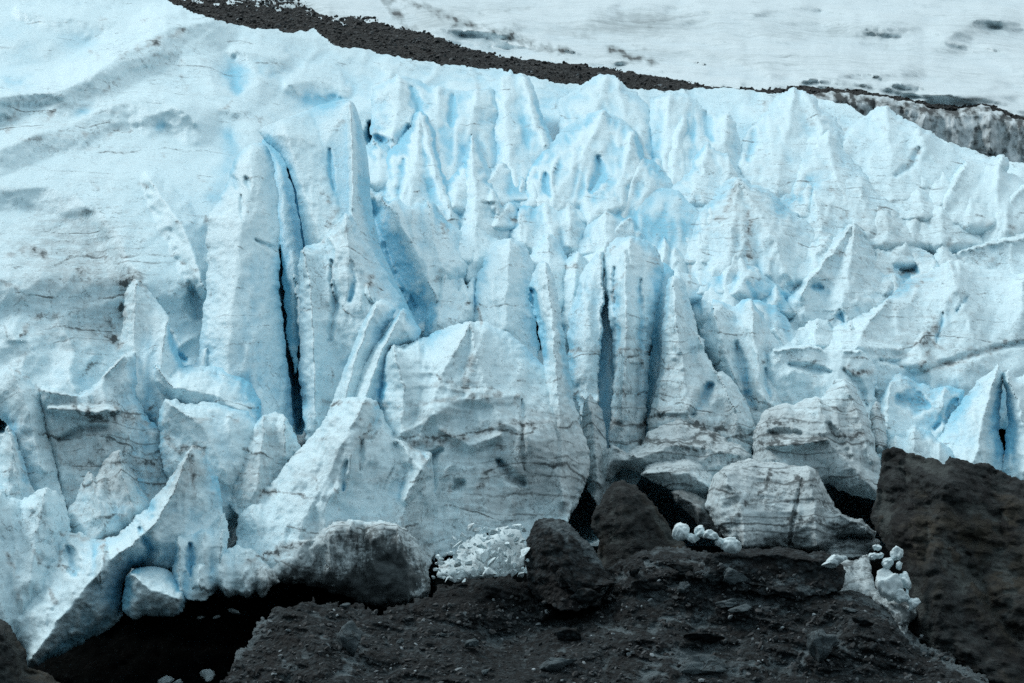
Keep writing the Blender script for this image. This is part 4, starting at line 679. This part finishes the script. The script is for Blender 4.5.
# ================================================================== ROCK
def rock_noise(a=1., lay=.5):
    def f(mx, mz, s):
        w = .6 * perlin(mx / 4, mz / 4)
        return a * (1.9 * shards((mx + .5 * mz) / 5. + s + w, (mz - .35 * mx) / 3.0) + .85 * shards((mx - .4 * mz) / 1.9 + w, (mz + .3 * mx) / 1.15 + s) + .22 * facets(mx / .6, mz / .45 + s, 1.4, .9) + .5 * fbm(mx / 3. + s, mz / 3., 5)
                    + lay * .6 * ridged((mx + mz * .5) / 9., (mz - mx * .25) / 1.1 + s, 3))
    return f
hill = relief('rock_hill', "180,800 196,740 214,700 222,684 232,662 246,642 262,618 280,606 300,602 330,603 352,606 372,611 400,607 425,598 440,589 458,584 480,577 505,575 530,582 556,598 580,596 596,582 612,566 632,553 652,547 672,548 690,552 712,553 740,552 762,556 790,560 812,566 835,577 856,590 872,596 886,602 896,616 905,630 920,641 940,652 962,664 984,678 1004,692 1040,720 1040,800",
   ROCK, None, bulge=1.5, edge=14, base=206., anchor=.35, lean=1.9, thick=3, rough=2.0, step=1.25, na=1.15, noise=rock_noise(1., 1.0), seed=3,
   strokes=[(5,60,P("640,560 700,570 780,590 860,620")),(-5,45,P("500,640 560,620 590,600")),(4,40,P("300,610 320,650 330,683")),(1.6,14,P("690,575 730,572 790,590")),(1.1,14,P("560,655 640,640 700,642")),(1.2,12,P("600,600 640,580 690,572"))])
tag(hill, 'dark gravelly bedrock mound in the foreground', kind='structure')
o = relief('rock_outcrop', "872,520 876,495 880,470 884,452 894,447 906,450 918,454 930,458 942,463 950,457 960,459 972,463 988,464 1002,472 1020,480 1060,492 1120,505 1120,800 1040,800 1010,720 985,690 960,672 938,660 918,648 905,634 910,612 908,590 900,566 888,548 878,535",
   ROCK_BROWN, None, bulge=3, edge=22, base=213., anchor=.4, lean=.9, thick=8, step=1.3, na=1., noise=rock_noise(1.1, .5), seed=9,
   strokes=[(4,45,P("950,470 930,540 945,620 990,680")),(-1,12,P("960,550 985,600 1020,640")),(-1.2,14,P("900,470 930,500 925,560"))])
tag(o, 'huge brown-black rock outcrop filling the lower right corner', 'rock outcrop')
o = relief('boulder', "598,540 592,528 594,512 600,498 610,486 622,480 634,485 646,495 656,506 664,518 673,532 684,545 694,556 690,590 640,620 600,600 596,560", ROCK_BROWN, None, edge=34, bulge=4, p=.55, base=220., anchor=.7, lean=.35, thick=5, step=1.2, na=.6, noise=rock_noise(1., .3), seed=12)
tag(o, 'large rounded brown boulder in the mouth of the black hole', 'boulder')
o = relief('boulder', "526,560 526,540 530,528 537,520 548,517 560,519 572,525 582,534 590,545 597,556 605,568 612,580 600,606 560,612 535,600 527,580", ROCK, None, edge=26, bulge=3.6, p=.5, base=214., anchor=.7, lean=.4, thick=5, step=1.2, na=.6, noise=rock_noise(1., .6), seed=15)
tag(o, 'dark dirt-crusted boulder just right of the heap of white crumbled ice', 'boulder')
o = relief('boulder', "-70,620 -40,606 -10,612 2,618 12,628 20,640 25,654 28,668 46,672 60,682 80,700 80,800 -70,800", ROCK_BROWN, None, bulge=4, edge=14, base=203., anchor=.4, lean=.5, thick=6, step=1.2, na=.8, noise=rock_noise(1., .3), seed=19)
tag(o, 'brown rock at the bottom left corner beside the cave', 'boulder')
o = relief('rock_ledge', "700,575 706,556 720,552 745,549 770,549 790,548 812,552 826,552 838,558 846,570 842,590 800,600 740,590", ROCK, ["712,556 770,556 830,562"], bulge=2.2, base=208.5, anchor=.6, lean=.8, thick=5, step=1.2, na=.6, noise=rock_noise(.9, .7), seed=21)
tag(o, 'dark rock ledge directly under the trapezoid ice block', 'rock ledge')
o = relief('snow_bank', "790,582 800,566 815,558 835,556 852,560 868,556 872,572 874,588 886,596 900,600 914,606 916,616 908,626 906,642 897,634 886,612 866,604 840,598 810,594", ICE_SNOW, ["815,562 860,585 905,620"], bulge=1.6, base=209., anchor=.6, lean=1.4, thick=2, step=1.1, na=1.1, dirt0=.55, seed=25, open_bottom=False)
tag(o, 'dirty snow wedge between the foreground mound and the brown outcrop', 'snow bank')
# ---- rock floor of the caves and the valley floor
def cave_fn(X, Y):
    return 236 - (Y - 560) * .11 - 1.5 * facets(X / 22., Y / 14., 1.2, .8) - .7 * facets(X / 8., Y / 5., 1.2, .9) - 2 * fbm(X / 40., Y / 30., 3)
cf = sheet('cave_floor', -60, 480, 598, 760, 3, lambda X, Y: 232 - (Y - 640) * .20 - 1.8 * facets(X / 26., Y / 14., 1.2, .8) - .8 * facets(X / 9., Y / 5., 1.2, .9), NEAR_BLACK, None, attrs=False)
tag(cf, 'rock floor inside the ice cave, its shade painted near-black', kind='structure')
rb = sheet('rock_bed', 435, 905, 546, 618, 3, lambda X, Y: 234 - (Y - 546) * .30 - 1.6 * facets(X / 22., Y / 12., 1.2, .8) - .8 * facets(X / 8., Y / 5., 1.2, .9), NEAR_BLACK, None, attrs=False)
tag(rb, 'near-black rock between the snout of the ice and the foreground mound', kind='structure')
# ================================================================== LOOSE THINGS
def blob(rng, subd=3, sx=1., sy=1., sz=1., ang=.5, cuts=7):
    """an angular lump: an icosphere pressed against random planes"""
    import bmesh
    bm = bmesh.new(); bmesh.ops.create_icosphere(bm, subdivisions=subd, radius=1.)
    V = np.array([v.co[:] for v in bm.verts]); Fc = np.array([[v.index for v in f.verts] for f in bm.faces]); bm.free()
    for _ in range(cuts):
        n = rng.normal(size=3); n /= np.linalg.norm(n); dd = 1 - ang * rng.uniform(.25, 1)
        h = V @ n; over = h > dd
        V[over] -= np.outer(h[over] - dd, n) * .93
    r0 = rng.uniform(0, 50); V *= 1 + .30 * perlin(V[:, 0] * 1.6 + r0, V[:, 1] * 1.6 + V[:, 2] * 1.4)[:, None] * (.5 if cuts > 10 else 1.) + .09 * ridged(V[:, 0] * 1.5 + r0, V[:, 2] * 2. + V[:, 1] * 1.5, 2)[:, None] + .08 * perlin(V[:, 0] * 6 + 9, V[:, 2] * 6 + V[:, 1] * 5)[:, None]
    V *= np.array([sx, sy, sz])
    return V, Fc
def rotz(V, ax, ay, az):
    cx, sx = math.cos(ax), math.sin(ax); cy, sy = math.cos(ay), math.sin(ay); cz, sz = math.cos(az), math.sin(az)
    M = np.array([[cz, -sz, 0], [sz, cz, 0], [0, 0, 1]]) @ np.array([[cy, 0, sy], [0, 1, 0], [-sy, 0, cy]]) @ np.array([[1, 0, 0], [0, cx, -sx], [0, sx, cx]])
    return V @ M.T
bpy.context.view_layer.update()
from mathutils.bvhtree import BVHTree
from mathutils import Vector
DG = bpy.context.evaluated_depsgraph_get()
def make_bvh(objs):
    vs = []; fs = []; off = 0
    for o in objs:
        me = o.data; n = len(me.vertices); a = np.empty(n * 3, np.float32); me.vertices.foreach_get('co', a)
        a = a.reshape(-1, 3) + np.array(o.location); vs.append(a)
        l = np.empty(len(me.loops), np.int32); me.loops.foreach_get('vertex_index', l); fs.append(l.reshape(-1, 4) + off); off += n
    return BVHTree.FromPolygons(np.concatenate(vs).tolist(), np.concatenate(fs).tolist())
ground_objs = [o for o in COL.objects if o.name.split('.')[0] in ('rock_hill', 'boulder', 'rock_ledge', 'snow_bank', 'rock_outcrop')]
TREE = make_bvh(ground_objs)
def hit(px, py):
    """where the surface of the rocks lies at a traced spot"""
    d = Vector(pt(px, py, 100.)) - Vector((0, 0, CZ)); d.normalize()
    h = TREE.ray_cast(Vector((0, 0, CZ)), d)
    return h[0]
rng = np.random.RandomState(5)
def lump(name, px, py, w, h, mat, label, cat, group=None, Y=None, dirt=0., fresh=0., ang=.5, subd=3, tilt=.4, sink=.25, cuts=7, flat=False):
    p = hit(px, py + h * .5) if Y is None else Vector(pt(px, py + h * .5, Y))
    if p is None: p = Vector(pt(px, py + h * .5, 210.))
    m = p.y / F_PX
    V, Fc = blob(rng, subd, w * m * .5, (w + h) * .25 * m, h * m * .5, ang, cuts)
    V = rotz(V, rng.uniform(-.3, .3), rng.uniform(-tilt, tilt), rng.uniform(-.5, .5))
    V = V + np.array([p.x, p.y, p.z + h * m * (.5 - sink * .3)])
    org = np.array([p.x, p.y, V[:, 2].min()])
    o = mesh_object(name, V, Fc, mat, {'dirt': np.full(len(V), dirt), 'fresh': np.full(len(V), fresh)}, origin=org, smooth_sh=not flat)
    return tag(o, label, cat, group)
# heap of crumbled white ice
HEAP = P("430,572 434,562 442,556 450,548 452,540 462,536 470,528 480,526 486,532 494,522 500,518 510,520 520,524 528,532 530,550 528,568 524,580 508,576 492,576 478,580 462,584 446,584 434,580")
def heap_Y(px, py): return 217.5 - (py - 518) * .075
k = 0
heap_core = relief('ice_rubble_bed', "436,576 442,564 452,556 458,546 466,540 476,534 486,536 496,528 508,526 520,532 526,548 524,572 505,576 480,580 455,582", ICE_SNOW, None, bulge=.6, edge=10, base=218., anchor=.6, lean=.7, thick=4, step=1.3, na=.9, dirt0=.18, seed=31, open_bottom=False)
tag(heap_core, 'packed white ice rubble underneath the crumbled heap beside the dark boulder', 'ice rubble')
tries = 0; placed = []
while k < 110 and tries < 6000:
    tries += 1
    x = rng.uniform(428, 532); y = rng.uniform(526, 588)
    if not bool(inside(np.array([x]), np.array([y]), HEAP)[0]): continue
    s = rng.choice([5, 8, 11, 15, 19], p=[.2, .3, .25, .15, .1])
    if any((x - a) ** 2 + (y - b) ** 2 < (.30 * (s + c)) ** 2 for a, b, c in placed): continue
    placed.append((x, y, s)); k += 1
    lump('ice_chunk', x, y - s * .3, s * rng.uniform(1., 1.5), s * rng.uniform(.75, 1.15), ICE_SNOW, 'angular white ice chunk in the crumbled heap left of the dark boulder', 'ice chunk', 'ice chunks in the crumbled heap', Y=heap_Y(x, y) - .3, dirt=rng.uniform(0, .15), ang=1.0, tilt=.9, cuts=12, flat=True)
for (x, y, w, h, lab) in [
 (681,531,15,17,'round white ice ball at the left end of the row under the dirty slab'),(700,531,10,13,'small pale ice lump second from left in the row under the dirty slab'),(692,538,14,9,'low flat ice lump beside the round white ball'),
 (712,534,15,13,'grey-white ice lump in the middle of the row by the trapezoid block'),(731,544,19,18,'large frosty ice lump at the right end of the row by the trapezoid block'),(720,541,9,11,'small ice lump tucked left of the large frosty lump')]:
    lump('ice_chunk', x, y, w, h, ICE_SNOW, lab, 'ice chunk', 'ice chunks lying on the rocks', Y=209. if x > 705 else 210., dirt=.1, ang=.5, subd=4, cuts=6)
for (x, y, w, h, lab) in [
 (897,553,13,14,'topmost round ice ball in the chain beside the brown outcrop'),(888,563,12,12,'small ice lump under the topmost ball of the chain'),(899,565,7,8,'tiny ice lump leaning on the brown outcrop'),
 (890,582,24,30,'largest ice boulder in the chain beside the brown outcrop'),(905,580,11,18,'upright ice lump right of the largest ice boulder'),(898,595,16,15,'bright white ice ball at the foot of the largest ice boulder'),
 (914,603,14,13,'rightmost white ice lump at the bottom of the chain'),(907,597,8,9,'small white lump between the two lowest ice balls'),(873,556,9,7,'small ice lump at the top left of the chain'),(880,555,7,6,'tiny pale ice lump next to the topmost ball'),
 (834,561,24,13,'grey rounded ice lump half buried in the dirty snow'),(877,547,9,6,'thin ice splinter beside the ice plates')]:
    lump('ice_chunk', x, y, w, h, ICE_SNOW, lab, 'ice chunk', 'ice chunks beside the brown outcrop', Y=207.5 - (y - 580) * .03, dirt=.1 if w < 20 else .2, ang=.5, subd=4, cuts=6)
for (x, y, w, h, lab) in [(166,680,14,9,'small bluish ice lump at the left on the cave floor'),(178,682,9,6,'tiny bluish ice lump on the cave floor'),(207,675,15,12,'jagged white ice lump at the right on the cave floor'),(201,617,8,3,'flat ice scrap far inside the cave'),(216,617,7,3,'second flat ice scrap far inside the cave'),(233,611,13,4,'long ice scrap under the fringe of ice knobs')]:
    lump('ice_chunk', x, y, w, h, ICE_SNOW, lab, 'ice chunk', 'ice scraps in the cave', Y=222., dirt=.05, ang=.6, subd=4)
# slabs and stones on the mound
for (x, y, w, h, mat, lab) in [
 (737,583,26,19,ROCK_LIGHT,'pale angular slab on the mound under the trapezoid block'),(708,586,26,17,ROCK_LIGHT,'pale rounded slab left of the angular slab'),(684,592,14,12,ROCK_LIGHT,'small pale stone at the left of the slab row'),
 (680,572,28,12,ROCK,'grey tilted slab near the top of the mound'),(655,590,30,12,ROCK,'grey flat slab left of the slab row'),(634,578,14,16,ROCK,'dark upright stone near the top of the mound'),
 (740,612,30,9,ROCK_LIGHT,'thin pale slab below the slab row'),(725,606,26,7,ROCK_LIGHT,'narrow pale flake just below the slab row'),(818,656,44,30,ROCK_LIGHT,'big pale diamond-shaped slab low on the mound at right'),
 (598,588,34,12,ROCK,'sloping grey slab at the left brow of the mound'),(585,600,36,16,ROCK,'large sloping slab on the left shoulder of the mound'),(862,626,22,12,ROCK,'grey block near the right brow of the mound'),
 (850,612,22,6,ROCK_LIGHT,'thin pale flake near the right brow of the mound'),(472,649,15,13,ROCK_LIGHT,'round pale stone in the gravel below the heap'),(486,676,9,8,ROCK_LIGHT,'bluish stone at the bottom edge below the heap'),
 (345,608,12,7,ROCK_LIGHT,'flat pale stone at the lip of the black slot'),(400,644,8,8,ROCK_LIGHT,'small stone left of the round pale stone'),(386,645,5,5,ROCK_LIGHT,'tiny white stone left of the small stone'),(444,637,7,6,ROCK_LIGHT,'small stone in the middle of the gravel'),
 (565,588,22,22,ROCK,'dark stone at the foot of the dirt-crusted boulder'),(572,594,12,10,ROCK,'small dark stone against the foot of the dirt-crusted boulder'),(350,655,26,34,ROCK_LIGHT,'pale rounded rock knob low at the left of the mound'),
 (870,652,14,12,ROCK,'dark stone near the right bottom of the mound'),(700,640,44,12,ROCK,'long grey ledge stone low on the mound'),(570,640,30,14,ROCK,'grey hump of rock in the middle of the mound'),(700,672,60,18,ROCK_LIGHT,'wide pale slab at the bottom edge right of centre'),(560,668,40,14,ROCK_LIGHT,'low pale slab at the bottom edge near the middle')]:
    lump('stone' if w < 20 else 'rock_slab', x, y - h * .5, w, h, mat, lab, 'stone' if w < 20 else 'rock slab', 'stones on the foreground mound', ang=.7, subd=4, tilt=.25, sink=.45)
# scree: countless small stones as one object
def scree(name, n, region, mats, smin, smax, label, seed):
    r = np.random.RandomState(seed); base = [blob(r, 1, 1, 1, .75, .7) for _ in range(8)]
    VV = []; FF = []; off = 0; k = 0; dd = []
    xs = [q[0] for q in region]; ys = [q[1] for q in region]
    while k < n:
        x = r.uniform(min(xs), max(xs)); y = r.uniform(min(ys), max(ys)); k += 1
        if not bool(inside(np.array([x]), np.array([y]), region)[0]): continue
        p = hit(x, y)
        if p is None: continue
        s = (smin + (smax - smin) * r.rand() ** 5) * p.y / F_PX
        V, Fc = base[r.randint(8)]
        V = rotz(V * s * np.array([r.uniform(.8, 1.6), 1, r.uniform(.6, 1)]), r.uniform(-1, 1), r.uniform(-1, 1), r.uniform(0, 6))
        VV.append(V + np.array(p)); FF.append(Fc + off); off += len(V); dd.append(np.full(len(V), r.rand()))
    o = mesh_object(name, np.concatenate(VV), np.concatenate(FF), mats, {'tone': np.concatenate(dd)}, smooth_sh=False)
    return tag(o, label, kind='stuff')
def scree_material():
    m, nt = new_mat('scree_stone'); n = N(nt)
    t = n('ShaderNodeAttribute', attribute_name='tone').outputs['Fac']
    r = n('ShaderNodeValToRGB', i={'Fac': t}); e = r.color_ramp.elements
    e[0].color = c4(.006, .009, .010); e[1].color = c4(.26, .31, .33); e[1].position = 1.0
    a = r.color_ramp.elements.new(.55); a.color = c4(.017, .024, .027)
    a = r.color_ramp.elements.new(.93); a.color = c4(.042, .055, .060)
    nz = n.noise(7., n('ShaderNodeNewGeometry').outputs['Position'], 4, .7)
    col = n.mix(n.ramp(nz, .35, .7), r.outputs[0], c4(.06, .065, .063))
    bs = n('ShaderNodeBsdfPrincipled', i={'Base Color': r.outputs[0], 'Roughness': .75}); n('ShaderNodeOutputMaterial', i={'Surface': bs.outputs[0]})
    return m
SCR = scree_material()
scree('scree', 11000, P("215,690 240,655 270,615 330,610 430,606 520,596 580,600 640,556 760,560 850,595 900,620 1000,690"), SCR, .5, 4.0, 'loose dark gravel scattered over the foreground mound', 3)
def rubble(name, n_, seed):
    r = np.random.RandomState(seed); base = [blob(r, 1, 1, 1, .8, .7) for _ in range(8)]; VV = []; FF = []; dd = []; off = 0
    X = r.uniform(150, 1040, n_ * 4); Y = r.uniform(-10, 130, n_ * 4)
    wx, wy = mor_warp(X, Y); m = inside(wx, wy, MB); X = X[m][:n_]; Y = Y[m][:n_]
    D = mor_fn(X, Y); x, y, z = world(X, Y, D)
    for k in range(len(X)):
        s = (.5 + 2.4 * r.rand() ** 3) * D[k] / F_PX
        V, Fc = base[r.randint(8)]; V = rotz(V * s * np.array([r.uniform(.8, 1.7), 1, r.uniform(.6, 1)]), r.uniform(-1, 1), r.uniform(-1, 1), r.uniform(0, 6))
        VV.append(V + np.array([x[k], y[k], z[k]])); FF.append(Fc + off); off += len(V); dd.append(np.full(len(V), r.rand() ** 2.6 * .97))
    o = mesh_object(name, np.concatenate(VV), np.concatenate(FF), SCR, {'tone': np.concatenate(dd)}, smooth_sh=False)
    return tag(o, 'dark angular rubble covering the debris band', kind='stuff')
rubble('rubble', 9000, 8)
# ---- valley floor, one sheet out to the horizon
gx = np.concatenate([np.linspace(-6000, -300, 12), np.linspace(-250, 250, 41), np.linspace(300, 6000, 12)]); gy = np.concatenate([np.linspace(-3000, -60, 8), np.linspace(0, 700, 61), np.linspace(800, 9000, 12)])
GX, GY = np.meshgrid(gx, gy); GZ = -1.0 + 1.2 * fbm(GX / 40., GY / 40., 3)
i = np.arange(GX.size).reshape(GX.shape); q = np.stack([i[:-1, :-1], i[:-1, 1:], i[1:, 1:], i[1:, :-1]], -1).reshape(-1, 4)
vf = mesh_object('ground', np.stack([GX.ravel(), GY.ravel(), GZ.ravel()], 1), q, ROCK)
tag(vf, 'dark gravel valley floor', kind='structure')
# ================================================================== CAMERA, LIGHT
cam = bpy.data.cameras.new('camera'); co = bpy.data.objects.new('camera', cam); COL.objects.link(co)
co.location = (0, 0, CZ); co.rotation_euler = (R(90) + PITCH, 0, 0)
cam.sensor_width = 36.; cam.sensor_fit = 'HORIZONTAL'; cam.lens = 18. / math.tan(FOV / 2); cam.clip_start = 1.; cam.clip_end = 20000.
SC.camera = co
W = bpy.data.worlds.new('World'); SC.world = W; W.use_nodes = True
nt = W.node_tree; nt.nodes.clear(); n = N(nt)
ELEV, AZ = R(50), R(-112)       # AZ: from behind the camera, to the left when negative
sky = n('ShaderNodeTexSky', sky_type='NISHITA', sun_disc=False, sun_elevation=ELEV, sun_rotation=R(180) + AZ, altitude=300., air_density=1., dust_density=3., ozone_density=1.)
# an even overcast: the sky's own colour veiled by grey cloud
geo = n('ShaderNodeTexCoord'); sep = n('ShaderNodeSeparateXYZ', i={0: geo.outputs['Generated']})
up = n.math('MAXIMUM', sep.outputs[2], 0.)
cl_ = n.mix(n.ramp(up, 0., .9), c4(1.7, 2.25, 2.45), c4(7.4, 8.7, 9.05))
mixc = n.mix(.72, sky.outputs[0], cl_)
bg = n('ShaderNodeBackground', i={'Color': mixc, 'Strength': .108}); n('ShaderNodeOutputWorld', i={'Surface': bg.outputs[0]})
sun = bpy.data.lights.new('sun', 'SUN'); sun.energy = 1.7; sun.angle = R(20); sun.color = (1., .995, .98)
so = bpy.data.objects.new('sun', sun); COL.objects.link(so)
sd = Vector((math.sin(AZ) * math.cos(ELEV), -math.cos(AZ) * math.cos(ELEV), math.sin(ELEV)))
so.rotation_euler = sd.to_track_quat('Z', 'Y').to_euler(); so.location = (0, -50, 200)
vs = SC.view_settings; vs.view_transform = 'Standard'; vs.look = 'None'; vs.exposure = 0.28; vs.gamma = 1.; vs.use_curve_mapping = False
SC.render.engine = 'CYCLES'
SC.cycles.max_bounces = 6; SC.cycles.diffuse_bounces = 5; SC.cycles.glossy_bounces = 2; SC.cycles.use_denoising = False; SC.cycles.use_adaptive_sampling = True; SC.cycles.adaptive_threshold = .015
